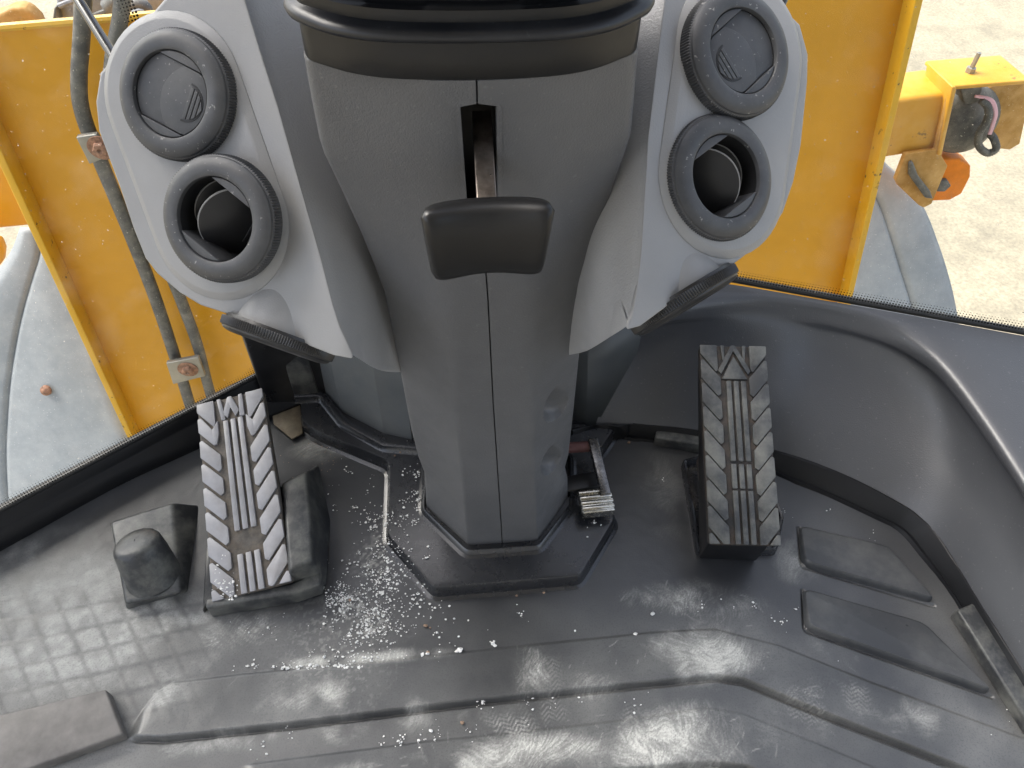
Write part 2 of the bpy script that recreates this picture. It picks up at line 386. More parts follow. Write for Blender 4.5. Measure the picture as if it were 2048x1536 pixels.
    for c in ((1420,1305,.10,.045,1.0,.15+1.1*streak), (1360,1195,.10,.03,.55,streak2), (1470,1220,.06,.03,.5,streak), (1080,1345,.035,.045,.75,streak2),
              (1180,1380,.07,.03,.45,streak), (620,1400,.08,.03,.45,cloud), (480,1260,.09,.035,.42,cloud*streak2+.25*cloud), (350,1400,.05,.03,.35,cloud),
              (1350,1490,.14,.05,1.0,.12+1.1*streak2), (1080,1500,.12,.03,.85,streak), (900,1530,.16,.02,.55,cloud), (780,1440,.20,.03,.25,cloud),
              (1620,1390,.10,.03,.35,cloud*streak), (1800,1440,.12,.035,.3,cloud), (1720,1290,.10,.03,.22,cloud), (1590,1110,.04,.06,.25,cloud),  # last patch paints the sheen beside the tread pad
              (130,1320,.24,.09,.36,.45+.55*fine_), (80,1190,.20,.10,.34,.5+.5*fine_), (330,1240,.14,.06,.34,.4+.6*fine_), (700,890,.08,.03,.22,cloud), (640,900,.05,.03,.35,cloud), (1330,980,.05,.10,.12,cloud),  # large left patches and the last one paint window reflections
              (700,1320,.16,.012,.6,cloud), (480,1480,.20,.02,.4,cloud), (1440,1335,.05,.02,.8,cloud), (560,1340,.05,.03,.25,cloud)):
        dust = np.maximum(dust, patch(*c)) + .25*np.minimum(dust, patch(*c))
    # boot sole prints: zigzag bars
    def boot(cx, cy, ang, w, l, amt, pitch=.0062):
        p = Z(cx, cy, 0); ca, sa = math.cos(ang), math.sin(ang); u = (X-p[0])*ca+(Yy-p[1])*sa; v = -(X-p[0])*sa+(Yy-p[1])*ca
        zig = (v+np.abs(((u/.010) % 2)-1)*.008)/pitch
        bars = (np.abs((zig % 1)-.5) < .24)
        return amt*np.exp(-((u/w)**4+(v/l)**4))*bars*np.clip((n2-.34)*4, 0, 1)*(.35+.65*streak2)
    for c in ((1010,1500,.35,.05,.06,.85), (1330,1500,-.3,.07,.05,.8), (1420,1300,.5,.05,.05,.5), (1700,1400,-.35,.03,.03,.5), (1100,1370,.1,.025,.05,.6), (1640,1430,-.35,.06,.02,.45)):
        dust = np.maximum(dust, boot(*c))
    # spilled powder between pedal and column
    for (cx, cy, r, a_) in ((700,1215,.022,.9),(750,1120,.03,.45),(745,1250,.02,.8),(660,1330,.10,.3),(770,1070,.018,.55),(830,1000,.015,.5)):
        p = Z(cx, cy, 0); q = np.exp(-(((X-p[0])/r)**2+((Yy-p[1])/r)**2)); dust = np.maximum(dust, a_*q*np.clip((fbm(X,Yy,240,3,61)-.42)*6, 0, 1))
    # fine scuff strokes
    spots = [(1420,1300,75,26,.75,1.0,520),(1350,1490,110,26,.6,1.0,620),(1080,1495,95,22,2.2,1.0,480),(1370,1195,70,18,.15,.7,170),(480,1262,70,22,.55,.5,160),(1090,1350,30,26,1.2,.9,170),(1650,1400,120,34,-.4,.55,200),(620,1395,120,26,.6,.4,160),(1250,1440,130,22,.5,.6,160),(1780,1300,90,40,-.35,.4,90),(900,1525,150,10,.3,.8,200),(1480,1225,50,26,1.0,.6,120),(1190,1380,60,20,.4,.5,80),(150,1300,150,60,.9,.22,140),(1560,1480,110,30,-.5,.55,160)]
    jobs = [(sp, k) for sp in spots for k in range(int(sp[6]*.10))]
    for (cx, cy, sx_, sy_, a0, am, nn_), k in jobs:
        gx, gy = random.gauss(0, 1), random.gauss(0, 1); p = Z(cx+gx*sx_, cy+gy*sy_, 0); an = a0+.55*math.sin(3*gx+2*gy)+random.gauss(0, .35); L_ = random.uniform(.003, .013); w = random.uniform(.0006, .0013)
        i0 = np.searchsorted(ys, p[1]-.02); i1 = np.searchsorted(ys, p[1]+.02); j0 = np.searchsorted(xs, p[0]-.02); j1 = np.searchsorted(xs, p[0]+.02)
        if i1-i0 < 2 or j1-j0 < 2: continue
        xx = X[i0:i1, j0:j1]-p[0]; yy = Yy[i0:i1, j0:j1]-p[1]; u = xx*math.cos(an)+yy*math.sin(an); v = -xx*math.sin(an)+yy*math.cos(an)+random.uniform(-12, 18)*u*u
        dust[i0:i1, j0:j1] = np.maximum(dust[i0:i1, j0:j1], am*random.uniform(.15, .5)*np.exp(-(v/w)**2-(u/L_)**4))
    la = np.abs(np.sin((X*.95+Yy*.62)/.040*np.pi)); lb = np.abs(np.sin((Yy*.98-X*.16)/.036*np.pi))
    net = np.exp(-(la/.30)**2)+np.exp(-(lb/.30)**2); dust = dust*(1-.45*np.clip(net, 0, 1)*msk)
    dust = np.clip(dust, 0, 1)
    # outline: drop what lies beyond the walls
    EL = np.array([Z(*p, 0)[:2] for p in mat_edge_px]); EL = EL[np.argsort(EL[:, 0])]
    ER = np.array([Z(*p, 0)[:2] for p in [(1190,850),(1400,868),(1545,915),(1690,965),(1830,1050),(1900,1120),(1960,1220),(2060,1400),(2200,1640)]])
    def edge_y(x):
        yl = np.interp(x, EL[:, 0], EL[:, 1]); return yl
    keep = (Yy < .022+np.interp(X, [-.9]+list(EL[:,0])+[-.2,.2], [EL[0,1]-.1]+list(EL[:,1])+[.89,.89]))
    o = np.argsort(ER[:,0]); keep &= (X < .2) | (Yy < np.interp(X, ER[o,0], ER[o,1])+.02)
    idx = np.arange(nx*ny).reshape(ny, nx)
    q = np.stack([idx[:-1,:-1], idx[:-1,1:], idx[1:,1:], idx[1:,:-1]], -1).reshape(-1, 4)
    kq = (keep[:-1,:-1] & keep[1:,1:]).reshape(-1); q = q[kq]
    used = np.unique(q); remap = -np.ones(nx*ny, int); remap[used] = np.arange(len(used)); q = remap[q]
    co = np.stack([X, Yy-.4, H], -1).reshape(-1, 3)[used]
    me = bpy.data.meshes.new('mat_sheet'); me.vertices.add(len(co)); me.vertices.foreach_set('co', co.astype(np.float32).ravel())
    me.loops.add(len(q)*4); me.polygons.add(len(q)); me.loops.foreach_set('vertex_index', q.astype(np.int32).ravel())
    me.polygons.foreach_set('loop_start', np.arange(0, len(q)*4, 4, dtype=np.int32)); me.update(calc_edges=True)
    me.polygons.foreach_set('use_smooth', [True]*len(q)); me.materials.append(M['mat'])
    a = me.attributes.new('dust', 'FLOAT', 'POINT'); a.data.foreach_set('value', dust.reshape(-1)[used].astype(np.float32))  # dust together with the painted window sheen
    me.validate(); link(bpy.data.objects.new('mat_sheet', me), floor_mat)
mat_sheet()

# plinth round the column
pl_px = [(597,808),(599,862),(634,886),(773,944),(768,1088),(864,1200),(1164,1175),(1236,1054),(1226,1032),(1198,930),(1240,868),(1205,848),(1000,830),(800,790)]
plinth = round2([Z(*p, 0.0)[:2] for p in pl_px], .012, 5)
V, Fc = moulded(plinth, -.001, [(-.004,0),(-.001,.0015),(.003,.003),(.0045,.008),(.006,.021),(.009,.0255),(.012,.0260)])
mesh('column_plinth', V, Fc, M['rubberc'], floor_mat)
ri_px = [(853,930),(846,1024),(934,1108),(1078,1098),(1144,1012),(1142,915)]
rim = round2([Z(*p, .025)[:2] for p in ri_px], .008, 4)
V, Fc = moulded(rim, .025, [(-.009,0),(-.004,.002),(-.001,.008),(.001,.0095),(.003,.0085),(.0045,-.002)], cap=False)
mesh('plinth_rim', V, Fc, M['rubberc'], floor_mat)
# second rim in front of the heater box
r2 = round2([Z(*p, .025)[:2] for p in [(590,800),(643,798),(686,852),(768,898),(850,905)]], .008, 4, closed=False)
def ribbon_profile(path, prof):
    P = np.array([p[:2] for p in path]); rings = []
    for i in range(len(P)):
        t = unit(P[min(i+1, len(P)-1)]-P[max(i-1, 0)]); n = np.array([-t[1], t[0]])
        rings.append([np.array([*(P[i]+n*d), h]) for d, h in prof])
    return loft(rings, False)
V, Fc = ribbon_profile(r2, [(-.008,.0245),(-.004,.027),(-.001,.035),(.003,.0365),(.010,.036),(.012,.0245)])
mesh('plinth_rim', V, Fc, M['rubberc'], floor_mat)

# upturned edge of the mat at the right and the back
def at0(pts, z): return [Z(*p, z) for p in pts]
lip_lo = smooth_path(at0([(1146,890),(1208,868),(1245,872),(1302,880),(1400,896),(1547,942),(1645,981),(1760,1035),(1805,1058),(1840,1095),(1921,1212),(2048,1432),(2150,1610)], .0), 5)
lip_hi = smooth_path(at0([(1146,862),(1208,847),(1252,849),(1302,853),(1400,864),(1545,902),(1683,950),(1800,1010),(1835,1035),(1874,1072),(1956,1204),(2080,1400),(2190,1570)], .034), 5)
rings = []
for a, b in zip(lip_lo, lip_hi):
    o = unit(np.array([b[0]-a[0], b[1]-a[1], 0])) if np.hypot(b[0]-a[0], b[1]-a[1]) > 1e-4 else np.array([0,1.,0])
    rings.append([a-o*.012+np.array([0,0,-.003]), a-o*.007+np.array([0,0,.0055]), a-o*.001+np.array([0,0,.0045]), a+np.array([0,0,.006]), b+np.array([0,0,-.002]), b+o*.0025, b+o*.006+np.array([0,0,-.001]), b+o*.012+np.array([0,0,-.03])])
V, Fc = loft(rings, False); mesh('edge_lip', V, Fc, M['lip'], floor_mat, auto=60)
# raised clip block at the right-hand wall, and the smaller one at the back
cb = [Z(*p, .012) for p in [(1906,1226),(1956,1205),(2110,1450),(2060,1470)]]
V, Fc = prism([c-np.array([0,0,.014]) for c in cb], (0,0,.026)); mesh('clip_block', V, Fc, M['rubber'], floor_mat, bevel=.004)
cb = [Z(*p, .01) for p in [(1308,884),(1312,858),(1402,872),(1400,900)]]
V, Fc = prism([c-np.array([0,0,.012]) for c in cb], (0,0,.026)); mesh('clip_block', V, Fc, M['rubber'], floor_mat, bevel=.003)
# two tilted foot pads
def tread_pad(px, hn):
    P = round2([Z(*p, .004)[:2] for p in px], .014, 5); c = np.mean(P, 0)
    ys = np.array(P)[:, 1]; far = np.array([Z(*px[1], 0)[:2], Z(*px[2], 0)[:2]])
    # height grows from the far edge to the near edge
    a = Z(*px[0], 0)[:2]; b = Z(*px[1], 0)[:2]; nd = Z(*px[3], 0)[:2]-a; e = unit(b-a); nrm = np.array([-e[1], e[0]]); nrm *= np.sign(np.dot(nd, nrm)); dep = np.dot(nd, nrm)
    rings = []
    for d, k in ((-.0015, -.3), (-.0005, .35), (.001, .8), (.003, 1.0)):
        q = inset(P, d); rings.append([np.array([x, y, .0012+hn*(.25+.75*np.dot(np.array([x,y])-a, nrm)/dep)*k]) for x, y in q])
    V, Fc = loft(rings, True, False, True); mesh('tread_pad', V, Fc, M['pad'], floor_mat)
tread_pad([(1600,1050),(1780,1092),(1870,1205),(1606,1128)], .011)
tread_pad([(1608,1176),(1850,1245),(1984,1388),(1612,1256)], .011)

# ------------------------------------------------------------------ spilled salt and grit (nobody could count it)
def grains():
    base = [(0,0,1),(.9,0,.45),(.28,.85,.45),(-.72,.53,.45),(-.72,-.53,.45),(.28,-.85,.45),(.72,.53,-.45),(-.28,.85,-.45),(-.9,0,-.45),(-.28,-.85,-.45),(.72,-.53,-.45),(0,0,-1)]
    tri = [(0,1,2),(0,2,3),(0,3,4),(0,4,5),(0,5,1),(1,6,2),(2,7,3),(3,8,4),(4,9,5),(5,10,1),(2,6,7),(3,7,8),(4,8,9),(5,9,10),(1,10,6),(6,11,7),(7,11,8),(8,11,9),(9,11,10),(10,11,6)]
    base = np.array(base)
    def make(name, pts, mat):
        V, Fc = [], []
        for x, y, z, r in pts:
            b = base*r*(1+rng.normal(0, .2, (12, 1)))*np.array([1, rng.uniform(.6, 1), rng.uniform(.5, .85)]); k = len(V)
            V += list(b+np.array([x, y, z+r*.4])); Fc += [tuple(i+k for i in t) for t in tri]
        o = stuff(mesh(name, V, Fc, mat)); return o
    pts = []
    cl = [(690,1205,14,9,150),(738,1256,13,9,130),(700,1210,30,22,110),(745,1250,36,30,150),(770,1150,34,45,260),(740,1190,45,40,220),(690,1334,60,2,150),(765,1085,14,40,110),(745,1060,28,50,70),(838,985,7,22,70),(822,1045,14,18,30),(830,985,10,30,40),(690,1290,45,20,90),(600,1334,90,3,110),(740,1322,70,5,60),(900,1300,40,14,18),(1000,1250,170,50,16),(800,1190,60,50,140),(880,1100,40,40,16),(1000,1390,160,30,80),(1300,1400,300,60,50),(1500,1230,150,60,25),(1700,1100,120,60,14),(1650,1050,60,30,8),(700,1470,160,16,60),(860,1478,16,6,14),(960,1400,10,4,14),(500,1200,60,40,30),(455,1175,18,12,70),(430,1130,10,30,30),(700,960,60,40,40),(1240,960,50,60,18),(900,1165,110,18,12),(1700,1300,150,80,12),(740,870,60,30,20)]
    for cx, cy, sx, sy, n in cl:
        seeds = rng.normal((cx, cy), (sx, sy), (max(2, n//5), 2))
        for _ in range(n):
            sd2 = seeds[rng.integers(len(seeds))]; x, y = sd2+rng.normal(0, min(5, sy*.6), 2)*rng.choice([.5, 1, 3])
            if 840 < x < 1145 and y < 1090: continue
            z = .001
            if 770 < x < 1230 and 880 < y < 1188: z = .0265
            if 395 < x < 640 and 900 < y < 1225: 
                if not (420 < x < 480 and 1110 < y < 1200): continue
                z = .055
            p = Z(x, y, z); pts.append((p[0], p[1], z, rng.choice([.0005,.0007,.0010,.0014,.0020], p=[.2,.25,.25,.19,.11])))
    for x, y, r in ((845,1310,.003),(920,1300,.0045),(985,1288,.004),(1305,1228,.0034),(855,1308,.003),(718,1336,.0028),(955,1402,.003),(965,1400,.0028),(862,1462,.003),(1150,1262,.002),(1270,1268,.003),(990,1292,.0028),(913,1303,.003),(1228,870,.002)):
        p = Z(x, y, .001); pts.append((p[0], p[1], .001, r))
    make('salt_grains', pts, M['salt'])['label'] = 'white salt grains spilled over the black mat'
    pts = []
    for x, y, r in ((852,1252,.0038),(1033,1192,.0026),(1088,1186,.0022),(925,1446,.0035),(856,1306,.003),(1258,886,.0036),(1316,1340,.002),(700,1200,.002),(800,905,.002),(815,898,.002),(790,912,.0022),(860,1256,.002)):
        z = .0265 if 770 < x < 1230 and 880 < y < 1188 else .001
        p = Z(x, y, z); pts.append((p[0], p[1], z, r))
    for _ in range(70):
        x, y = rng.normal(650, 50), rng.normal(905, 25); p = Z(x, y, .001); pts.append((p[0], p[1], .001, rng.uniform(.0004, .0010)))
    make('brown_grit', pts, M['crumb'])['label'] = 'brown grit crumbs scattered on the black mat'
grains()

# ------------------------------------------------------------------ steering column
col = thing('steering_column', 'charcoal plastic steering column rising from the mat in the middle of the cab', 'steering column', (.05,.66,0))
def yf(z): return .578-.048*np.clip(z, 0, .9)/.812
def ys(z): return yf(z)+np.interp(z, [0,.3,.62,.812,.9], [.074,.058,.05,.036,.036])
def trace(pts, fy):
    out = []
    for p in pts:
        y = .56
        for _ in range(12): q = Y(*p, y); y = float(fy(q[2]))
        out.append(Y(*p, y))
    out = np.array(out); o = np.argsort(out[:, 2]); return out[o]
silL = trace([(596,90),(603,121),(611,168),(634,281),(644,312),(677,379),(716,461),(747,535),(767,586),(778,640),(802,757),(822,862),(836,915),(848,946),(851,985),(853,1030)], ys)
silR = trace([(1286,60),(1283,98),(1276,180),(1267,273),(1247,332),(1216,422),(1193,504),(1175,555),(1171,590),(1167,648),(1154,769),(1138,909),(1130,938),(1136,960),(1136,1000)], ys)
crL = trace([(830,100),(840,160),(872,380),(895,620),(905,720),(920,900),(937,1092)], yf)
crR = trace([(1090,100),(1084,158),(1068,400),(1062,660),(1066,860),(1075,1082)], yf)
seam = trace([(952,100),(953,160),(957,300),(966,470),(976,600),(986,800),(1003,1058),(1005,1095)], yf)
ipx = lambda T, z: np.interp(z, T[:, 2], T[:, 0])
ZT = .812
def slot_x(z):
    t = trace([(920,212),(934,404)], yf); u = trace([(993,212),(996,404)], yf); return ipx(t, z), ipx(u, z), t, u
_t0 = trace([(920,212),(934,404)], yf); _u0 = trace([(993,212),(996,404)], yf)
z_slot1, z_slot0 = _t0[1,2], _t0[0,2]-.012
def section(z):
    """half shells: left list goes back->front seam, right list front seam->back"""
    a = np.array([ipx(silL, z), ys(z)]); b = np.array([ipx(crL, z), yf(z)]); c = np.array([ipx(crR, z), yf(z)]); d = np.array([ipx(silR, z), ys(z)])
    s = np.array([ipx(seam, z), yf(z)-.0015*np.clip((z-.3)/.5, 0, 1)]); w = .0007
    rb = float(np.interp(z, [0,.3,.55,.8], [.003,.004,.012,.035])); rs = float(np.interp(z, [0,.5,.8], [.005,.007,.012]))
    wide = float(np.interp(z, [0,.8], [.01,.02]))
    back = .17
    L1 = round2([a+np.array([wide, back]), a, b, s-np.array([w, 0])], [0, rs, rb, 0], 7, closed=False)
    R1 = round2([s+np.array([w, 0]), c, d, d+np.array([-wide, back])], [0, rb, rs, 0], 7, closed=False)
    return L1, R1
def dens(poly, counts):
    out = []
    for i in range(len(poly)-1):
        for t in np.linspace(0, 1, counts[i], endpoint=False): out.append(poly[i]*(1-t)+poly[i+1]*t)
    out.append(poly[-1]); return out
zs = np.unique(np.concatenate([np.linspace(.012, ZT, 300), [z_slot0, z_slot1]]))
dimples = []
for (px, py, dx, dy) in ((1113,806,20,40),(1104,917,16,36)):
    dimples.append((px, py, dx, dy))
def proj(P):
    q = RC.T @ (np.asarray(P)-CAM); return 1024+F*q[0]/-q[2], 768-F*q[1]/-q[2]
def build_col():
    Lr, Rr = [], []
    for z in zs:
        L1, R1 = section(z)
        nL = len(L1); L1 = dens(L1, [3]+[1]*6+[6]+[1]*6+[3]); R1 = dens(R1, [3]+[1]*6+[26]+[1]*6+[3])
        x0, x1 = ipx(_t0, z), ipx(_u0, z)
        if z_slot0 <= z <= z_slot1:
            L1[-1] = np.array([x0, L1[-1][1]]); L1[-2] = L1[-1]+np.array([-.004, 0]); R1[0] = np.array([x1, R1[0][1]]); R1[1] = R1[0]+np.array([.004, 0])
        Lr.append([np.array([p[0], p[1], z]) for p in L1]); Rr.append([np.array([p[0], p[1], z]) for p in R1])
    # inner returns give the shell thickness along slot and seam
    for row in Lr: row.append(row[-1]+np.array([.0003, .010, 0]))
    for row in Rr: row.insert(0, row[0]+np.array([-.0003, .010, 0]))
    nin = unit([.55, -.83, 0])
    for r, row in enumerate(Rr):
        for i in range(8, len(row)-4):
            p = row[i]; x, y = proj(p)
            for (cx, cy, dx, dy) in dimples:
                ang = math.radians(28); u = (x-cx)*math.cos(ang)+(y-cy)*math.sin(ang); v = -(x-cx)*math.sin(ang)+(y-cy)*math.cos(ang)
                e = (u/dx)**2+(v/dy)**2
                if e < 1: row[i] = p-nin*(.025*(1-e)**.35*np.clip(.5+.6*v/dy, .06, 1))
    top = lambda rows: rows
    for nm, rows, sgn in (('shell_half', Lr, -1), ('shell_half', Rr, 1)):
        last = rows[-1]; rows.append([p+np.array([0, .004, .0025]) for p in last])
        V, Fc = loft(rows, False); mesh(nm, V, Fc, M['col'], col, auto=50)
build_col()
# slot lining, lever bar and grip
sx0, sx1 = float(_t0[:,0].mean()), float(_u0[:,0].mean()); zc = (z_slot0+z_slot1)/2
ybk = yf(zc)+.055
V, Fc = join([prism([(sx0-.03,ybk,z_slot0-.03),(sx1+.03,ybk,z_slot0-.03),(sx1+.03,ybk,z_slot1+.03),(sx0-.03,ybk,z_slot1+.03)], (0,.003,0)),
              prism([(sx0-.004,yf(zc)+.012,z_slot0-.03),(sx0-.001,yf(zc)+.012,z_slot0-.03),(sx0-.001,ybk,z_slot0-.03),(sx0-.004,ybk,z_slot0-.03)], (0,0,z_slot1-z_slot0+.06)),
              prism([(sx1+.001,yf(zc)+.012,z_slot0-.03),(sx1+.004,yf(zc)+.012,z_slot0-.03),(sx1+.004,ybk,z_slot0-.03),(sx1+.001,ybk,z_slot0-.03)], (0,0,z_slot1-z_slot0+.06))])
mesh('slot_lining', V, Fc, M['ventdark'], col, False)
a0 = Y(963,225,.575); a1 = Y(975,430,.478); ax = unit(a1-a0); sd_ = np.array([1.0,0,0]); nn = unit(np.cross(ax, sd_))
lever = mesh('lever_bar', *box((a0+a1)/2, [sd_, ax, nn], (.0078, np.linalg.norm(a1-a0)/2, .003)), M['steel'], col, bevel=.0012)
def grip():
    # half round pad: curved in plan (ends closer to the driver), rounded front
    YG = .462; tl, tr, bl, br = Y(838,400,YG), Y(1108,386,YG), Y(864,536,YG), Y(1084,522,YG)
    nu, nv = 28, 18; rings = []
    for i in range(nu+1):
        s = i/nu; e = 2*s-1
        top = tl*(1-s)+tr*s; bot = bl*(1-s)+br*s
        top = top+np.array([0,0,-.0045*(1-e*e)]); bot = bot+np.array([0,0,-.004*(1-e**4)])
        rc = (1-abs(e)**9)**.5 if abs(e) < 1 else 0
        mid = (top+bot)/2; hv = (top-bot)/2; ring = []
        for k in range(nv):
            a = 2*math.pi*k/nv; ca, sa = math.cos(a), math.sin(a)
            cz = math.copysign(abs(ca)**.55, ca); cy = math.copysign(abs(sa)**.6, sa)
            ring.append(mid+hv*cz*(.80+.20*rc)+np.array([0, -(cy*.013*max(rc,.05))+.012*(1-abs(e)**2.2)*0-.012*e*e, 0]))
        rings.append(ring)
    V, Fc = loft(rings, True, True, True)
    return mesh('grip', V, Fc, M['collar'], lever, auto=70)
grip()
core = []
for z in np.linspace(.012, ZT, 14):
    a, d = ipx(silL, z)+.007, ipx(silR, z)-.007; g = .060 if z_slot0-.08 < z < z_slot1+.06 else .032
    core.append([np.array([a, ys(z)+.020+max(0, g-.032), z]), np.array([(a*2+d)/3, yf(z)+g, z]), np.array([(a+d*2)/3, yf(z)+g, z]), np.array([d, ys(z)+.020+max(0, g-.032), z]), np.array([d-.004, ys(z)+.16, z]), np.array([a+.004, ys(z)+.16, z])])
V, Fc = loft(core, True, True, True); mesh('light_stop_core', V, Fc, M['ventdark'], col)  # dark core added to stop light leaking through seam and slot
# collar and bellows above the shells
def csec(z, grow, zref=ZT, dy=0.0):
    a = np.array([ipx(silL, zref)-grow, ys(zref)]); d = np.array([ipx(silR, zref)+grow, ys(zref)]); f = yf(zref)-grow+dy
    b = np.array([a[0]+.048, f+.003]); c = np.array([d[0]-.05, f+.001]); m = np.array([(b[0]+c[0])/2, f-.004])
    P = round2([a+np.array([.02,.16]), a, b, m, c, d, d+np.array([-.02,.16])], [.02, .012+max(0, grow), .05, .05, .05, .012+max(0, grow), .02], 8)
    return [np.array([p[0], p[1], z]) for p in P]
prof = [(ZT+.0005,-.0016),(ZT+.002,-.001),(ZT+.02,-.001),(ZT+.05,-.002)]
V, Fc = loft([csec(z, g) for z, g in prof], True); mesh('collar', V, Fc, M['collar'], col, auto=60)
prof = [(ZT+.0300,-.004),(ZT+.0305,.004),(ZT+.032,.0075),(ZT+.0355,.0095),(ZT+.039,.008),(ZT+.041,.003),(ZT+.043,-.006),(ZT+.048,-.012),(ZT+.054,-.010),(ZT+.058,.000),(ZT+.061,.008),(ZT+.065,.0115),(ZT+.070,.010),(ZT+.074,.002),(ZT+.077,-.006),(ZT+.082,-.012),(ZT+.088,-.008),(ZT+.093,.004),(ZT+.098,.010),(ZT+.104,.006),(ZT+.112,-.012)]
V, Fc = loft([csec(z, g) for z, g in prof], True, False, True); mesh('bellows', V, Fc, M['bellow'], col, auto=70)

# ------------------------------------------------------------------ dashboard
dash = thing('dashboard', 'silver grey dashboard with round air vents behind the steering column', 'dashboard', (.02,.75,.55))
NL = unit([-.31,-.75,.59]); NR = unit([.34,-.655,.68])
P0 = {'L': D(339,188,.685)-NL*.021, 'R': D(1489,101,.685)-NR*.021}; NN = {'L': NL, 'R': NR}
podpx = {'L': [(465,-160),(478,-60),(492,0),(522,100),(560,219),(599,359),(645,520),(668,610),(682,655),(712,722),(668,714),(552,668),(443,626),(400,612),(359,587),(314,549),(290,518),(267,460),(239,376),(197,263),(191,205),(200,147),(232,111),(328,0),(420,-110)],
         'R': [(1345,-160),(1336,-60),(1327,0),(1312,120),(1294,273),(1279,508),(1272,575),(1262,632),(1244,666),(1280,656),(1372,588),(1466,532),(1526,486),(1567,427),(1588,365),(1603,292),(1616,164),(1617,110),(1601,51),(1561,11),(1480,-60),(1400,-160)]}
pods = []
for s in 'LR':
    P = [PL(*p, P0[s], NN[s]) for p in podpx[s]]
    nc = 10 if s == 'L' else 9; sg = -1 if s == 'L' else 1        # the crease side leans away under the grained panel
    lean = [1. if i < nc else max(0., .8-.4*(i-nc)) for i in range(len(P))]; back = [p+np.array([sg*.05*w_, .13, .03*w_-.03*(1-w_)]) for p, w_ in zip(P, lean)]
    V, Fc = loft([P, back], True, True, True)
    pods.append(mesh('pod', V, Fc, M['pod'], dash, bevel=.012, seg=5, angle=35))
def frame(n):
    u = RC[:, 0]-n*np.dot(RC[:, 0], n); u = unit(u); return u, np.cross(n, u)
# chamfered plinth under each pair of vents
for s, c0, c1 in (('L', (345,192), (437,446)), ('R', (1484,106), (1449,358))):
    n = NN[s]; u, v = frame(n); a, b = PL(*c0, P0[s]+n*.0005, n), PL(*c1, P0[s]+n*.0005, n)
    rr = .066; dirn = unit(b-a); per = np.cross(n, dirn); rings = []
    for rad, h in ((rr+.007,-.002),(rr+.0065,.0005),(rr,.0045),(rr-.002,.005)):
        ring = []
        for t in np.linspace(0, math.pi, 24): ring.append(a+rad*(math.cos(t)*per-math.sin(t)*dirn)+n*h)
        for t in np.linspace(0, math.pi, 24): ring.append(b+rad*(-math.cos(t)*per+math.sin(t)*dirn)+n*h)
        rings.append(ring)
    V, Fc = loft(rings, True, False, True); pods.append(mesh('vent_surround', V, Fc, M['pod'], dash, auto=25))
# cut the vent openings through pod and surround
def cut(objs, holes):
    V, Fc = [], []
    for c, n in holes:
        u, v = frame_of(n); v_, f_ = place(lathe([(.046,-.082),(.046,.02)], 40, True, True), c, u, v, n); V, Fc = join([(V, Fc), (v_, f_)])
    k = mesh('cutter', V, Fc, M['black'], None, False)
    for o in objs:
        b = o.modifiers.new('cut', 'BOOLEAN'); b.operation = 'DIFFERENCE'; b.object = k; b.solver = 'EXACT'
    dg = bpy.context.evaluated_depsgraph_get(); dg.update(); new = [bpy.data.meshes.new_from_object(o.evaluated_get(dg)) for o in objs]
    for o, me in zip(objs, new):
        o.modifiers.clear(); o.data = me
        me.polygons.foreach_set('use_smooth', [True]*len(me.polygons)); me.set_sharp_from_angle(angle=math.radians(32))
    bpy.data.objects.remove(k)
cut(pods, [(D(339,188,.685), NL), (D(428.6,439,.684), NL), (D(1489,101.6,.685), NR), (D(1454,352,.690), NR)])
# grained middle: runs from the two creases back into the gap round the column
cL = [PL(*p, P0['L']-NL*.009, NL)+np.array([-.006,.004,.0]) for p in [(478,-60),(492,0),(560,219),(599,359),(645,520),(668,610),(684,660),(708,714)]]
cR = [PL(*p, P0['R']-NR*.009, NR)+np.array([.006,.004,.0]) for p in [(1336,-60),(1327,0),(1294,273),(1285,400),(1279,508),(1272,575),(1262,632),(1248,658)]]
rows = []
yL, yR = cL[-1][1], cR[-1][1]
endL = [Y(718,722,yL+.010), Y(732,731,yL+.035), Y(757,747,yL+.075), Y(806,752,yL+.13)]
endR = [Y(1244,664,yR+.006), Y(1216,681,yR+.04), Y(1184,702,yR+.08), Y(1155,716,yR+.14)]
offL = [e-cL[-1] for e in endL]; offR = [e-cR[-1] for e in endR]
nomL = [np.array([.010,.006,-.001]), np.array([.020,.028,-.003]), np.array([.045,.055,-.005]), np.array([.062,.13,-.01])]
nomR = [np.array([-.010,.006,-.001]), np.array([-.020,.028,-.003]), np.array([-.045,.055,-.005]), np.array([-.062,.13,-.01])]
for k, (a, b) in enumerate(zip(cL, cR)):
    t = (k/(len(cL)-1))**3
    rows.append([a]+[a+n_*(1-t)+o_*t for n_, o_ in zip(nomL, offL)]+[b+n_*(1-t)+o_*t for n_, o_ in zip(nomR, offR)][::-1]+[b])
last = rows[-1]
for dz, dy in ((-.003,.006),(-.006,.02),(-.008,.06),(-.008,.16)):
    rows.append([p+np.array([0, dy, dz]) for p in last])
V, Fc = loft(rows, False); o = mesh('centre_panel', V, Fc, M['centre'], dash, auto=60)
sb = o.modifiers.new('smooth', 'SUBSURF'); sb.levels = sb.render_levels = 2

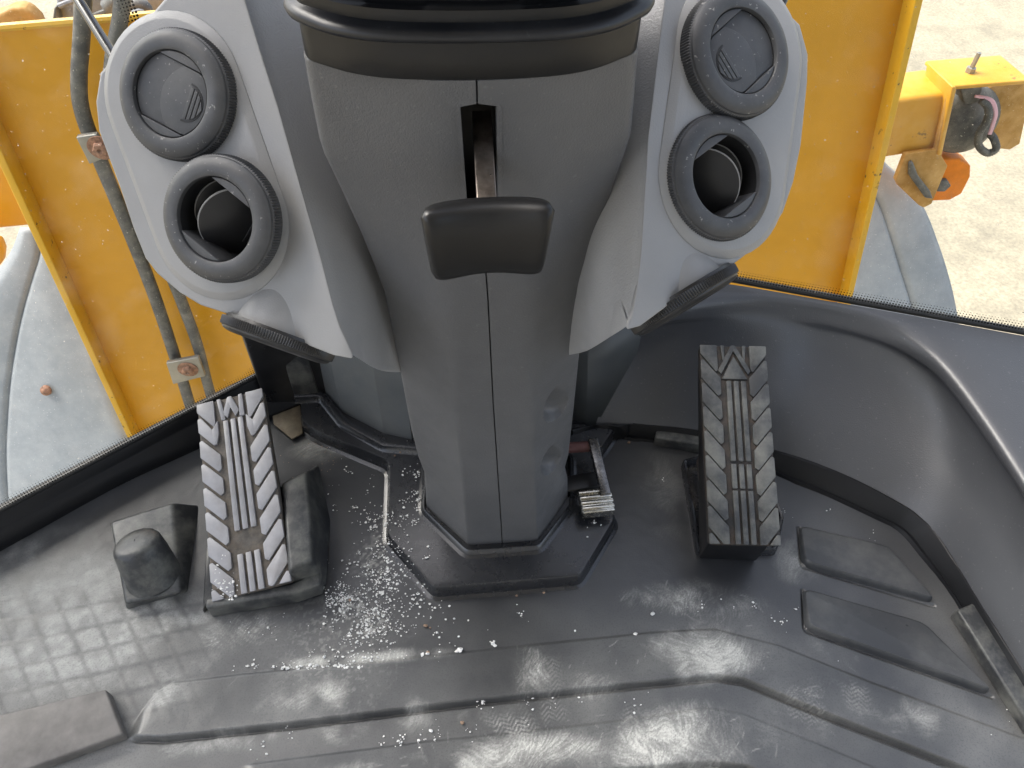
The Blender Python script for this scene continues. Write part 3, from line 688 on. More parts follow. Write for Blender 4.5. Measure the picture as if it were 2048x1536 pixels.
# vents
RH = .0372
def ring_vf():
    return lathe([(RH,-.072),(RH,-.001),(RH+.0006,.0003),(RH+.0025,.0012),(RH+.006,.0016),(RH+.010,.0010),(RH+.0145,-.0008),(RH+.0168,-.0030),(RH+.0174,-.0050),(RH+.0192,-.0060),(RH+.0198,-.0072),(RH+.0202,-.0165),(RH+.0196,-.0176),(RH+.0170,-.018),(RH+.0165,-.022)], 288, teeth=((9,10,11), .0010))
def seg_disc(R, d, z, th, side, n=20):
    """circle segment beyond the chord at distance d (side=+1: y>d)"""
    a0 = math.asin(d/R); P = [(R*math.cos(a), side*R*math.sin(a), z) for a in np.linspace(a0, math.pi-a0, n)]
    return prism(P, (0,0,-th))
def band_disc(R, d, z, th, n=16):
    a0 = math.asin(d/R); P = [(R*math.cos(a), R*math.sin(a), z) for a in np.linspace(-a0, a0, n)]+[(R*math.cos(a), R*math.sin(a), z) for a in np.linspace(math.pi-a0, math.pi+a0, n)]
    return prism(P, (0,0,-th))
def rotx(VF, ang, c=(0,0,0), about='y'):
    V, Fc = VF; out = []
    for p in V:
        x, y, z = np.asarray(p)-np.asarray(c)
        if about == 'y': x, z = x*math.cos(ang)+z*math.sin(ang), -x*math.sin(ang)+z*math.cos(ang)
        out.append(np.array([x, y, z])+np.asarray(c))
    return out, Fc
def move(VF, d): return [np.asarray(p)+np.asarray(d) for p in VF[0]], VF[1]
def vent_meshes():
    """local frame: hinge axis = y (from cheek to cheek), thumb grip on +x"""
    R = RH-.0006; ch = .0288; out = {}
    def mk(name, VF, mat, bevel=0, auto=30):
        o = mesh(name, VF[0], VF[1], mat, None, True, bevel=bevel, seg=2, auto=auto, local=True); me = o.data; mods = bevel
        COL.objects.unlink(o); bpy.data.objects.remove(o); out[name] = (me, bevel)
    mk('ring', ring_vf(), M['vent'], auto=28)
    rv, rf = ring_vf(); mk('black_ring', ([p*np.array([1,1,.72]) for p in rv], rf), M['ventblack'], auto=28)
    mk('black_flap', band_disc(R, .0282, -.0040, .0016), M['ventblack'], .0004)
    mk('barrel_back', lathe([(RH-.0004,-.0035),(RH-.0004,-.071),(.001,-.0715)], 48), M['ventdark'])  # near-black liner paints the shade inside the open hole
    mk('cheek', seg_disc(R, ch, -.0012, .05, 1), M['vent'], .0006)
    mk('flap', band_disc(R, ch-.0006, -.0040, .0016), M['vent'], .0004)
    # overlapping middle leaf: arc edge on the -x side
    P = [(R*.98*math.cos(a), max(-ch+.001, min(ch-.001, R*.98*math.sin(a))), -.0022) for a in np.linspace(-1.0, 1.0, 14)]
    P += [(-.012+.030*(1-math.cos(a)) if False else -.010+.014*(abs(math.sin(a)))**2.2, (ch-.001)*math.sin(a), -.0022) for a in np.linspace(math.pi/2, -math.pi/2, 14)]
    mk('leaf', prism(P, (0,0,-.0016)), M['vent'], .0004)
    # thumb grip: half moon with slits
    g = []
    for k in range(4):
        x0, x1 = .0175+.0042*k, .0175+.0042*k+.0034; cx, rr = .0165, .0162
        hh = lambda x: math.sqrt(max(1e-7, rr*rr-(x-cx)**2)) if x > cx else rr
        g.append(prism([(x0,-hh(x0)*.9,-.0008),(x1,-hh(x1)*.9,-.0008),(x1,hh(x1)*.9,-.0008),(x0,hh(x0)*.9,-.0008)], (0,0,-.0014)))
    mk('thumb_grip', join(g), M['vent'], .0003)
    rim = [(.0162+.0172*math.cos(a), .0172*math.sin(a), -.0016) for a in np.linspace(-math.pi/2, math.pi/2, 20)]
    rim += [(.0162+.0158*math.cos(a), .0158*math.sin(a), -.0016) for a in np.linspace(math.pi/2, -math.pi/2, 20)]
    mk('grip_recess', prism(rim, (0,0,-.0012)), M['ventdark'])
    mk('vane', band_disc(.0335, ch-.0008, 0, .0016), M['vane'], .0004)
    mk('small_vane', band_disc(.0275, .0235, 0, .0016), M['vane'], .0004)
    for nm_, r_ in (('vane_lit_edge', .0335), ('small_vane_lit_edge', .0275)):
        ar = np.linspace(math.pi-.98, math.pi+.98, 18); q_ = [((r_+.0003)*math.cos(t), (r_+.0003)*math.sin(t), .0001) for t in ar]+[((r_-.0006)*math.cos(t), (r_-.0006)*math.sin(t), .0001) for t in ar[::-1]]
        mk(nm_, prism(q_, (0,0,-.0018)), M['pod'])  # silver strip: dusty leading edge with its caught light painted in
    mk('vane_grip', join(g), M['vane'], .0003)
    return out
VM = vent_meshes()
def add_part(name, parent, key, mtx):
    me, bv = VM[key]; o = bpy.data.objects.new(name, me); link(o, parent); o.matrix_local = mtx
    if bv:
        b = o.modifiers.new('bevel', 'BEVEL'); b.width = bv; b.segments = 2; b.limit_method = 'ANGLE'; b.angle_limit = math.radians(40)
    return o
def air_vent(c, n, ang, state, label, dark=False):
    u, v = frame(n); a = math.radians(ang); y = u*math.cos(a)+v*math.sin(a); x = np.cross(y, n)
    base = np.array(wloc(dash)); m = mat4(c-base, x, y, n)
    vt = add_part('air_vent', dash, 'black_ring' if dark else 'ring', m); vt['label'] = label
    I = Matrix.Identity(4); Ry = lambda d: Matrix.Rotation(math.radians(d), 4, 'Y'); T = lambda x, y, z: Matrix.Translation((x, y, z))
    add_part('barrel_back', vt, 'barrel_back', I)
    add_part('cheek', vt, 'cheek', I); add_part('cheek', vt, 'cheek', Matrix.Rotation(math.pi, 4, 'Z'))
    if state == 'closed':
        add_part('flap', vt, 'black_flap' if dark else 'flap', I); add_part('leaf', vt, 'leaf', I); add_part('thumb_grip', vt, 'thumb_grip', I); add_part('grip_recess', vt, 'grip_recess', I)
    else:
        tilt = state
        th = math.radians(tilt)
        for d in (-.014, .011):
            mv = T(-.002+math.sin(th)*d, 0, -.035+math.cos(th)*d) @ Ry(tilt)
            add_part('vane', vt, 'vane', mv); add_part('vane_lit_edge', vt, 'vane_lit_edge', mv)
        add_part('thumb_grip', vt, 'vane_grip', mv @ T(-.005, 0, .0018))
    return vt
air_vent(D(339,188,.685), NL, 64, 'closed', 'closed vent at the upper left')
air_vent(D(428.6,439,.684), NL, 53, 46, 'open vent at the lower left')
air_vent(D(1489,101.6,.685), NR, 311, 'closed', 'closed vent at the upper right')
air_vent(D(1454,352,.690), NR, 305, 50, 'open vent at the lower right')
# floor-facing vents under the pods
for (c, axc, ang, lab) in ((D(551,693,.768), (-.335,-.93,.05), 64, 'vent under the left pod facing the floor'), (D(1377,615,.738), (.52,-.85,.05), 120, 'vent under the right pod facing the floor')):
    n = unit(RC @ np.array(axc)); air_vent(c, n, ang, 'closed', lab, True)
    nu, nv = frame_of(n)
    V, Fc = place(lathe([(.046,-.050),(.047,-.012),(.040,-.0115)], 60), c, nu, nv, n); mesh('vent_neck', V, Fc, M['pod'], dash, auto=40)

# ------------------------------------------------------------------ housings behind the column
hb = thing('heater_box', 'smoky grey heater box on the mat left of the column, under the dashboard', 'heater box', (-.18,.85,0))
hp = [Z(*p, .018) for p in [(640,778),(684,828),(769,872),(824,884)]]
tops = [p+np.array([.0,.02,.36]) for p in hp]
V = hp+tops+[np.array([.05,.95,.018]), np.array([.05,.95,.378]), np.array([-.26,.97,.018]), np.array([-.26,.97,.378])]
Fc = [(0,1,5,4),(1,2,6,5),(2,3,7,6),(3,8,9,7),(10,0,4,11),(8,10,11,9),(4,5,6,7,9,11)]
mesh('housing', V, Fc, M['console'], hb, False)
sp = [Z(*p, .02) for p in [(592,803),(640,798)]]
V, Fc = prism([sp[0], sp[1], sp[1]+np.array([0,.03,0]), sp[0]+np.array([0,.03,0])], (-.012,.02,.42)); mesh('side_plate', V, Fc, M['rubber'], hb, bevel=.003)
cc = thing('centre_console', 'dark grey console panel right of the column behind the chrome pedal', 'console panel', (.22,.85,0))
cpx = [(1120,880),(1172,860),(1196,846)]
lo = [Z(*p, .03) for p in cpx]; 
pn = unit([-.12,-.93,.34]); flat = lambda pts: [PL(*p, lo[2], pn)+np.array([0,.02 if i == 0 else 0,0]) for i, p in enumerate(pts)]
lo = flat(cpx); hi = flat([(1120,690),(1178,680),(1296,600)]); mid = flat([(1120,775),(1175,765),(1245,757)]); mid2 = flat([(1120,735),(1176,725),(1276,702)])
V, Fc = loft([lo, mid, mid2, hi], False); o = mesh('panel', V, Fc, M['consoled'], cc, auto=12)
o.modifiers.new('thick', 'SOLIDIFY').thickness = .006
V, Fc = prism([(-.12,.90,-.05),(.36,.90,-.05),(.36,.96,-.05),(-.12,.96,-.05)], (0,0,.65)); mesh('back_wall', V, Fc, M['black'], cc, False)

# ------------------------------------------------------------------ kick panel at the right
kp = thing('kick_panel', 'large dark moulded plastic kick panel under the right window, behind the ridged pedal', 'kick panel', (.7,.75,0))
R0 = [(1262,540),(1350,555),(1470,570),(1560,585),(1650,601),(1750,618),(1850,636),(1950,654),(2048,672),(2200,700)]
R1 = [(1262,640),(1350,617),(1440,605),(1529,604),(1645,619),(1740,641),(1815,672),(1890,728),(1985,850),(2110,1040)]
R3 = [(1192,848),(1290,853),(1400,866),(1500,888),(1600,920),(1690,953),(1790,1002),(1868,1070),(1956,1206),(2100,1440)]
rows = []
a = np.array([Z(*p, .232) for p in R0]); b = np.array([Z(*p, .222) for p in R1]); c = np.array([Z(*p, .030) for p in R3])
out = np.array([unit(np.array([x[0]-y[0], x[1]-y[1], 0])) for x, y in zip(a, b)])
bm = .5*(a+b)
rows = [a, a*.8+b*.2+out*0, a*.5+b*.5+np.array([0,0,.001]), a*.22+b*.78-np.array([0,0,.001]), b+np.array([0,0,-.007]), b*.95+c*.05+out*.002+np.array([0,0,-.016])]
for t, bul in ((.22,.030),(.40,.040),(.58,.034),(.76,.018),(.9,.006)):
    rows.append(b*(1-t)+c*t+out*bul*np.linspace(.75,1.15,10)[:,None])
rows.append(c)
rows = [smooth_path(r, 6) for r in rows]
colsn = len(rows[0]); fine = [smooth_path([r[j] for r in rows], 6) for j in range(colsn)]
V, Fc = loft(fine, False); mesh('panel', V, Fc, M['kick'], kp, auto=80)

# ------------------------------------------------------------------ windows
def pane(name, label, A, B, extA, extB, h, mat, lean, corner=.0, ):
    pass
def make_window(label, A, B, extA, extB, h, lean, side_edge, seal_r, pitch):
    A, B = np.asarray(A), np.asarray(B); e = unit(np.array([B[0]-A[0], B[1]-A[1], B[2]-A[2]])); A = A-e*extA; B = B+e*extB; L = np.linalg.norm(B-A)
    nh = unit(np.array([-e[1], e[0], 0])); up = unit(np.array([0,0,1.0])+nh*lean); up = unit(up-e*np.dot(up, e)); nrm = np.cross(e, up)
    t = thing('window', label, 'window', A)
    nu, nv = 90, 60; us = np.linspace(0, L, nu); vs = h*np.linspace(0, 1, nv)**1.6; V = [A+e*u+up*v for v in vs for u in us]
    Fc = [(j*nu+i, j*nu+i+1, (j+1)*nu+i+1, (j+1)*nu+i) for j in range(nv-1) for i in range(nu-1)]
    o = mesh('glass_pane', V, Fc, glass_material('window_glass', 0, 0, pitch), t, False); me = o.data
    uvl = me.uv_layers.new(name='UVMap'); ed = me.attributes.new('edge', 'FLOAT', 'POINT')
    UV = [(u, v) for v in vs for u in us]
    for lp in me.loops: uvl.data[lp.index].uv = UV[lp.vertex_index]
    vals = []
    for (u, v) in UV:
        d = v
        if side_edge is not None:
            us_ = L-side_edge[0]; x = L-u; rr = side_edge[1]
            dd = x
            d = min(v, x) if (x > rr or v > rr) else rr-math.hypot(rr-x, rr-v)
        vals.append(max(0, d))
    ed.data.foreach_set('value', vals)
    V, Fc = tube([A-e*.02-up*.002-nrm*.004, B+e*0-up*.002-nrm*.004], seal_r, 10); mesh('window_seal', V, Fc, M['seal'], t)
    V, Fc = tube([A-e*.02-up*.0005-nrm*.008, B-up*.0005-nrm*.008], .0013, 8); mesh('trim_line', V, Fc, M['trim'], t)
    return t, A, B, e, up, nrm, L
wl = make_window('left windscreen pane reaching down to the black sill, dotted border along its foot', Z(0,1022,.06), Z(505,757,.06), .9, .035, 1.5, .10, (0,.05), .005, .0040)
wr = make_window('right window pane above the dark kick panel, small mirrored print in its corner', Z(1470,560,.236), Z(2048,664,.236), .55, .9, 1.3, .10, None, .006, .0046)
# mirrored maker's print on the right pane
def glass_text(body, px, py, size, t):
    fc = bpy.data.curves.new('print', 'FONT'); fc.body = body; fc.size = size; fc.align_x = 'LEFT'
    o = bpy.data.objects.new('glass_print', fc); o.data.materials.append(M['seal'])
    w, A, B, e, up, nrm, L = t; p = PL(px, py, A-nrm*.0012*np.sign(np.dot(nrm, A-CAM)), nrm)
    link(o, w); o.matrix_local = mat4(p-np.array(wloc(w)), -e, up, -nrm)
glass_text("sovuZ", 2082, 632, .011, wr); glass_text("25", 2072, 624, .009, wr); glass_text("V", 2062, 606, .013, wr)

# black sill under the left pane
ws = thing('window_sill', 'black sill strip between the left windscreen pane and the mat', 'window sill', (-.5,.75,0))
top = [Z(*p, .058) for p in [(-420,1243),(0,1026),(250,895),(437,797),(545,742)]]
ins = [Z(*p, .030) for p in [(-420,1290),(0,1062),(250,926),(437,823),(565,760)]]
bot = [Z(*p, -.004) for p in [(-420,1345),(0,1106),(250,968),(420,890),(610,815)]]
out_ = np.array([-.45,.89,0])
rings = []
for a, b, c in zip(top, ins, bot):
    rings.append([a+out_*.02+np.array([0,0,-.005]), a+out_*.004, a+np.array([0,0,-.003]), a*.5+b*.5+np.array([0,0,-.008]), b+np.array([0,0,.003]), b-out_*.004, c+np.array([0,0,.016]), c+np.array([0,0,.003]), c-out_*.008])
V, Fc = loft(rings, False); mesh('sill_strip', V, Fc, M['lip'], ws, auto=50)
cp = thing('corner_post', 'black corner post beside the left pane, under the floor vent', 'post', (-.28,.92,0))
V, Fc = prism([(-.335,.885,-.01),(-.20,.90,-.01),(-.20,.96,-.01),(-.345,.90,-.01)], (0,0,.62)); mesh('post_body', V, Fc, M['black'], cp, bevel=.006)
rt = thing('rusty_tab', 'rusty tan metal tab between the corner post and the column plinth', 'metal tab', Z(585,830,0))
V, Fc = prism([Z(*p, .004) for p in [(540,800),(600,800),(606,868),(585,880),(548,850)]], (0,0,.003)); mesh('tab_plate', V, Fc, M['tan'], rt, bevel=.002)
V, Fc = prism([Z(*p, .007) for p in [(540,795),(596,790),(600,806),(545,812)]], (0,.004,.05)); mesh('tab_upstand', V, Fc, M['tan'], rt, bevel=.002)
# ------------------------------------------------------------------ pedals
def clip_t(poly, lo, hi):
    def half(P, f):
        out = []
        for i in range(len(P)):
            a, b = P[i], P[(i+1) % len(P)]; fa, fb = f(a), f(b)
            if fa >= 0: out.append(a)
            if fa*fb < 0: t = fa/(fa-fb); out.append((a[0]+(b[0]-a[0])*t, a[1]+(b[1]-a[1])*t))
        return out
    P = half(poly, lambda p: p[1]-lo); return half(P, lambda p: hi-p[1]) if P else P
def pedal(name, label, cat, corners, d_top, d_bot, m_block, m_base, style):
    (tlx, tly), (trx, try_), (brx, bry), (blx, bly) = corners
    T0, T1 = D(tlx, tly, d_top), D(trx, try_, d_top*1.0); B0, B1 = D(blx, bly, d_bot), D(brx, bry, d_bot)
    tm, bm_ = (T0+T1)/2, (B0+B1)/2; Lg = np.linalg.norm(tm-bm_); wT, wB = np.linalg.norm(T1-T0), np.linalg.norm(B1-B0)
    ul = unit((T1-T0)/wT+(B1-B0)/wB); vl = unit(tm-bm_); ul = unit(ul-vl*np.dot(ul, vl)); nl = np.cross(ul, vl)
    t = thing(name, label, cat, (bm_[0], bm_[1], 0))
    def pt(s, tt, h=0):   # s 0..1 across, tt 0..1 from the top down, top surface of blocks at h=0
        w = wT+(wB-wT)*tt; return tm+(bm_-tm)*tt+ul*(s-.5)*w+nl*h
    hb_ = .0042
    plate = round2([pt(0,0,-hb_),pt(1,0,-hb_),pt(1,1,-hb_),pt(0,1,-hb_)], .006, 4)
    V, Fc = prism(plate, -nl*.012); mesh('pad_plate', V, Fc, m_base, t, bevel=.001, seg=2)
    def block(nm, poly, inset_=0):
        poly = clip_t(poly, .0, 1.0)
        if len(poly) < 3: return
        P = [pt(max(0, min(1, s)), tt, 0) for s, tt in poly]
        P = round2(P, .0010, 3)
        V, Fc = prism(P, -nl*(hb_+.0005)); mesh(nm, V, Fc, m_block, t, bevel=.0005, seg=2)
    for side in (0, 1):
        mx = (lambda s: s) if side == 0 else (lambda s: 1-s)
        block('tread_block', [(mx(.0),0),(mx(.255),0),(mx(.255),.130),(mx(.225),.142),(mx(.0),.046)])
        th = .081 if style == 'W' else .092
        for k in range(8):
            a = .085+.124*k
            if style == 'W' and k == 0: block('tread_block', [(mx(0),a-.003),(mx(.05),a-.005),(mx(.20),a+.072),(mx(.29),a+.03),(mx(.29),a+.10),(mx(.25),a+.155),(mx(.20),a+.155),(mx(0),a+.07)])
            elif k == 7: block('tread_block', [(mx(0),a),(mx(.04),a-.004),(mx(.27),a+.10),(mx(.29),a+.2),(mx(0),a+.2)])
            else: block('tread_block', [(mx(0),a-.002),(mx(.04),a-.008),(mx(.285),a+.090),(mx(.285),a+.082+th),(mx(.235),a+.094+th),(mx(0),a+th)])
    for s in (.405, .515, .625):
        w = .036
        spans = [(.125,.70),(.815,1.0)] if style == 'W' else [(.19,.60),(.615,.735),(.745,1.0)]
        for a, b in spans: block('tread_rib', [(s-w,a),(s+w,a),(s+w,b),(s-w,b)])
    if style == 'W':
        for s in (.335, .665): block('tread_rib', [(s-.03,0),(s+.03,0),(s+(.075 if s<.5 else .03),.12),(s+(-.03 if s>.5 else .01)*1.5,.12)])
        block('tread_rib', [(.47,0),(.53,0),(.62,.085),(.56,.115),(.5,.06),(.44,.115),(.38,.085)])
    else:
        block('tread_arrow', [(.5,.058),(.69,.180),(.31,.180)])
        for s in (.335, .665): block('tread_rib', [(s-.028,0),(s+.028,0),(s+(.0 if s>.5 else .028),.085 if s>.5 else .07),(s-(.0 if s<.5 else .028),.085 if s<.5 else .07)])
        block('tread_rib', [(.47,0),(.53,0),(.745,.135),(.70,.155),(.5,.03),(.30,.155),(.255,.135)])
    return t, pt, ul, vl, nl
bp, bpt, bu, bv_, bn = pedal('brake_pedal', 'bright metal ridged pedal left of the steering column, between rubber stop and boot', 'pedal', [(392,803),(524,783),(582,1165),(424,1200)], 1.235, 1.115, M['alu'], M['pedbase'], 'W')
ap, apt, au, av, an_ = pedal('accelerator_pedal', 'dark worn ridged pedal with arrow head at the right, in front of the kick panel', 'pedal', [(1400,692),(1531,690),(1562,1086),(1420,1092)], 1.215, 1.120, M['ped2'], M['ped2base'], 'A')
# under-frames
def under(t, pt, nl, m, d0, d1):
    P = [pt(.06,.05,-.018), pt(.94,.05,-.018), pt(.94,.98,-.018), pt(.06,.98,-.018)]
    lowz = lambda p, k: np.array([p[0], p[1], max(k, .001)])
    Q = [P[0]-nl*d0, P[1]-nl*d0, lowz(P[2]-nl*d1, .002), lowz(P[3]-nl*d1, .002)]
    V, Fc = loft([P, Q], True, True, True); mesh('pedal_frame', V, Fc, m, t, bevel=.003)
under(bp, bpt, bn, M['black'], .02, .03); under(ap, apt, an_, M['lip'], .030, .035)
# accelerator mounting shoe on the mat
shoe = [Z(*p, .006)[:2] for p in [(1362,925),(1392,1108),(1552,1108),(1566,1040),(1545,985),(1440,905)]]
V, Fc = moulded(round2(shoe, .006, 3), -.001, [(0,0),(.001,.016),(.003,.019),(.006,.018),(.008,.006)], cap=True); mesh('mounting_shoe', V, Fc, M['rubberc'], ap)
pr = [Z(*p, .02) for p in [(1392,925),(1404,918),(1410,985),(1400,990)]]
V, Fc = prism(pr, (0,.0,.05)); mesh('hinge_bracket', V, Fc, M['steel'], ap, bevel=.001)
# rubber boot round the brake pedal (moulded into the mat)
bt = [Z(*p, .075) for p in [(563,966),(612,944),(622,1040),(624,1118),(580,1140)]]
base = [Z(*p, 0) for p in [(556,985),(636,928),(660,1040),(652,1172),(572,1180)]]
mid = [a*.35+b*.65 for a, b in zip(base, bt)]
V, Fc = loft([base, [a*.7+b*.3-np.array([0,0,.004]) for a, b in zip(base, bt)], mid, bt], True, False, True)
o = mesh('pedal_boot', V, Fc, M['rubber'], floor_mat, bevel=.0045, seg=3, angle=20)
lipt = [Z(*p, .034) for p in [(409,1197),(583,1166),(640,1140),(640,1168),(588,1186),(411,1216)]]
V, Fc = prism([p-np.array([0,0,.035]) for p in lipt], (0,0,.035)); mesh('pedal_boot_lip', V, Fc, M['rubber'], floor_mat, bevel=.004)
lipl = [Z(*p, .012) for p in [(404,1222),(412,1095),(425,1080),(430,1190),(420,1200)]]
V, Fc = prism([p-np.array([0,0,.013]) for p in lipl], (0,0,.013)); mesh('pedal_boot_lip', V, Fc, M['rubber'], floor_mat, bevel=.003)

# foot switch / rubber stop at the left
fs = thing('foot_switch', 'black rubber foot switch block with round knob, left of the bright pedal', 'foot switch', Z(300,1130,0))
q0 = [Z(*p, .026) for p in [(218,1042),(345,1003),(362,1186),(250,1206)]]
q1 = [Z(*p, 0) for p in [(232,1060),(392,1012),(378,1150),(356,1196),(254,1218)]]
blk = [q0[0], q0[1], q0[2], q0[3]]; g0 = [Z(*p, -.001) for p in [(236,1062),(398,1008),(376,1184),(252,1220)]]
V, Fc = loft([g0, [a*.25+b*.75 for a, b in zip(g0, blk)], blk], True, False, True); mesh('switch_block', V, Fc, M['rubber'], fs, bevel=.006, seg=4, angle=20)
ctr = Z(303,1143,.026); tp = D(272,1086,0); tp = Z(270,1082,.084)
axs = unit(tp-ctr); fu, fv = frame_of(axs); H_ = np.linalg.norm(tp-ctr)
V, Fc = place(lathe([(.041,-.012),(.038,.002),(.0365,H_*.5),(.034,H_*.85),(.031,H_*.95),(.026,H_*1.0),(.012,H_*1.025),(.001,H_*1.03)], 40), ctr, fu, fv, axs)
mesh('knob', V, Fc, M['rubber'], fs, auto=60)

# chrome release pedal beside the column foot
rp = thing('release_pedal', 'small chrome release pedal with ribbed foot plate, right of the column foot', 'release pedal', Z(1190,1000,0))
A_ = Z(1186,882,.075); B_ = Z(1211,985,.060); ax = unit(B_-A_); sx_ = unit(np.cross(ax, [0,0,1])); up_ = np.cross(sx_, ax)
V, Fc = box((A_+B_)/2, [sx_, ax, up_], (.0085, np.linalg.norm(B_-A_)/2+.004, .005)); mesh('arm', V, Fc, M['darkchrome'], rp, bevel=.0022, seg=3)
c_ = Z(1193,1000,.056); fx = unit(Z(1228,985,.056)-Z(1160,992,.056)); fy_ = unit(np.cross([0,0,1], fx)); fz = np.cross(fx, fy_)
V, Fc = box(c_+np.array([0,0,-.006]), [fx, fy_, fz], (.0265, .0195, .006)); plate_ = mesh('foot_plate', V, Fc, M['chrome'], rp, bevel=.003, seg=3)
for k in range(4):
    V, Fc = box(c_+fy_*(.0155-.0095*k)+fz*.0012, [fx, fy_, fz], (.0262, .0030, .0020)); mesh('plate_rib', V, Fc, M['chrome'], plate_, bevel=.0013, seg=3)
V, Fc = box(c_-fy_*.020-fz*.007, [fx, fy_, fz], (.0255, .002, .009)); mesh('plate_edge', V, Fc, M['chrome'], plate_, bevel=.0017, seg=3)
V, Fc = tube([Z(1110,897,.06), Z(1178,893,.066)], .009, 16); mesh('pivot_rod', V, Fc, M['redrod'], rp)
pk = [Z(*p, .018) for p in [(1130,965),(1190,955),(1196,985),(1130,996)]]
V, Fc = prism(pk, (0,0,.02)); mesh('bracket', V, Fc, M['black'], rp, bevel=.002)

# ------------------------------------------------------------------ door sill plate at the lower left
spl = thing('sill_plate', 'brown scuffed metal sill plate at the left end of the mat', 'sill plate', Z(100,1450,0))
tpz = .022; P = [Z(*p, tpz) for p in [(-300,1500),(212,1378),(246,1468),(60,1536),(-260,1650)]]
V, Fc = prism([p-np.array([0,0,.024]) for p in P], (0,0,.024)); mesh('plate', V, Fc, M['plate'], spl, bevel=.003)

# ------------------------------------------------------------------ outside the glass
YP = 1.50
def body_panel(label, poly, edge, y, sgn):
    """plate in the plane Y=y with a flange folded towards the cab along 'edge' (two pixels)"""
    P = [Y(*p, y) for p in poly]; t = thing('body_panel', label, 'body panel', (P[0][0], y, -1.0), 'yellow body panels in front of the cab')
    V, Fc = prism(P, (0,.012,0)); mesh('plate', V, Fc, M['yellow'], t, False)
    a, b = Y(*edge[0], y), Y(*edge[1], y); d = np.array([-sgn*.002,-.052,0]); wv = np.array([sgn*.016,0,0])
    V, Fc = prism([a, a+wv, b+wv, b], d); mesh('flange', V, Fc, M['yellowedge'], t, bevel=.002)
    return t
lp = body_panel('yellow steel panel with pipes in front of it, seen through the left pane', [(-60,60),(372,24),(700,24),(700,860),(545,1000),(328,990),(-6,240)], ((-100,10),(336,990)), YP, -1)
rpn = body_panel('yellow steel panel with chipped edge, seen through the right window', [(1400,-150),(1838,-150),(1815,0),(1668,640),(1640,760),(1350,700)], ((1838,-150),(1640,760)), YP, 1)
# top edge of the left panel
V, Fc = tube([Y(-60,60,YP), Y(372,24,YP)], .008, 8); mesh('top_edge', V, Fc, M['yellowedge'], lp)

def pipe(label, pts, y, r):
    P = smooth_path([Y(px, py, yy) for px, py, yy in pts], 6); V, Fc = tube(P, r, 16)
    o = mesh('hydraulic_pipe', V, Fc, M['pipe']); return tag(o, label, 'pipe', 'hydraulic pipes on the left yellow panel')
pipe('dusty black hydraulic pipe nearer the left edge, running down the yellow panel', [(170,-80,1.44),(164,60,1.44),(158,160,1.44),(165,225,1.44),(196,310,1.44),(262,470,1.44),(312,600,1.44),(352,720,1.44),(374,790,1.44),(400,880,1.44)], 1.44, .0148)
pipe('dusty black hydraulic pipe nearer the dashboard, half hidden behind the grey pod', [(252,-80,1.42),(240,40,1.42),(225,120,1.42),(225,220,1.43),(270,360,1.44),(322,500,1.44),(362,600,1.44),(395,690,1.44),(416,770,1.44),(440,850,1.44)], 1.44, .0138)
def pipe_clamp(label, px, y, bolt):
    P = [Y(*p, y) for p in px]; t = thing('pipe_clamp', label, 'clamp', np.mean(P, 0), 'clamps holding the pipes')
    V, Fc = prism(P, (0,-.012,0)); mesh('clamp_plate', V, Fc, M['clamp'], t, bevel=.002)
    c = Y(*bolt, y-.012); V, Fc = place(lathe([(.016,0),(.016,.010),(.013,.013),(.006,.014),(.001,.010)], 6, False, True), c, (1,0,0), (0,0,1), (0,-1,0)); mesh('bolt', V, Fc, M['rust'], t, False)
    V, Fc = place(lathe([(.026,0),(.026,.003),(.018,.004)], 24, False, True), c, (1,0,0), (0,0,1), (0,-1,0)); mesh('washer', V, Fc, M['rust'], t)
pipe_clamp('grey clamp on the pipe beside the upper left vent', [(155,268),(196,262),(222,306),(182,322)], 1.415, (203,295))
pipe_clamp('grey clamp with rusty bolt joining both pipes near the foot of the yellow panel', [(334,720),(398,708),(412,746),(348,762)], 1.415, (376,738))

def fender(label, rows, p0, n, thick=.02):
    """rows of (left px, groove px, right px, py): sheet with a pressed groove"""
    n = unit(n); out = []
    for l, g, r, py in rows:
        q = []
        for x, dz in ((l,0),(l*.6+g*.4,.004),(g-12,.004),(g-5,.001),(g,-.007),(g+5,.001),(g+12,.004),(g*.45+r*.55,.005),(g*.15+r*.85,.003),(r,-.004)): q.append(PL(x, py, p0, n)+n*dz)
        out.append(q)
    out = [smooth_path([r[j] for r in out], 4) for j in range(len(out[0]))]
    V, Fc = loft(out, False); t = thing('wheel_fender', label, 'fender', V[len(V)//2], 'grey wheel fenders outside the cab'); o = mesh('fender_skin', V, Fc, M['fender'], t, auto=70)
    o.modifiers.new('thick', 'SOLIDIFY').thickness = thick; return t
p0R = Y(1750,450,1.62)
er = lambda py: 1838-.2176*(py+150)-22
fender('pale grey wheel fender beyond the right yellow panel, below the lamp bracket', [(er(py), g, r+14, py) for g, r, py in ((1690,1712,270),(1715,1755,322),(1738,1800,365),(1765,1838,420),(1785,1862,480),(1803,1882,540),(1822,1897,600),(1840,1908,670),(1860,1915,760))], p0R, (.05,-.85,.55))
el = lambda py: 97+(py-453)*.444-14
p0L = Y(100,700,1.62)
fl = fender('pale grey wheel fender beyond the left yellow panel, with one rusty bolt', [(l, g, max(el(py), g+30), py) for l, g, py in ((40,76,455),(20,78,505),(-20,62,560),(-80,45,620),(-160,30,690),(-220,18,770),(-260,12,850),(-280,10,920),(-300,14,1000),(-300,20,1080))], p0L, (-.05,-.85,.55))
c = PL(97,778,p0L,unit((-.05,-.85,.55)))+unit((-.05,-.85,.55))*.012; nn_ = unit((-.05,-.85,.55)); fu, fv = frame_of(nn_)
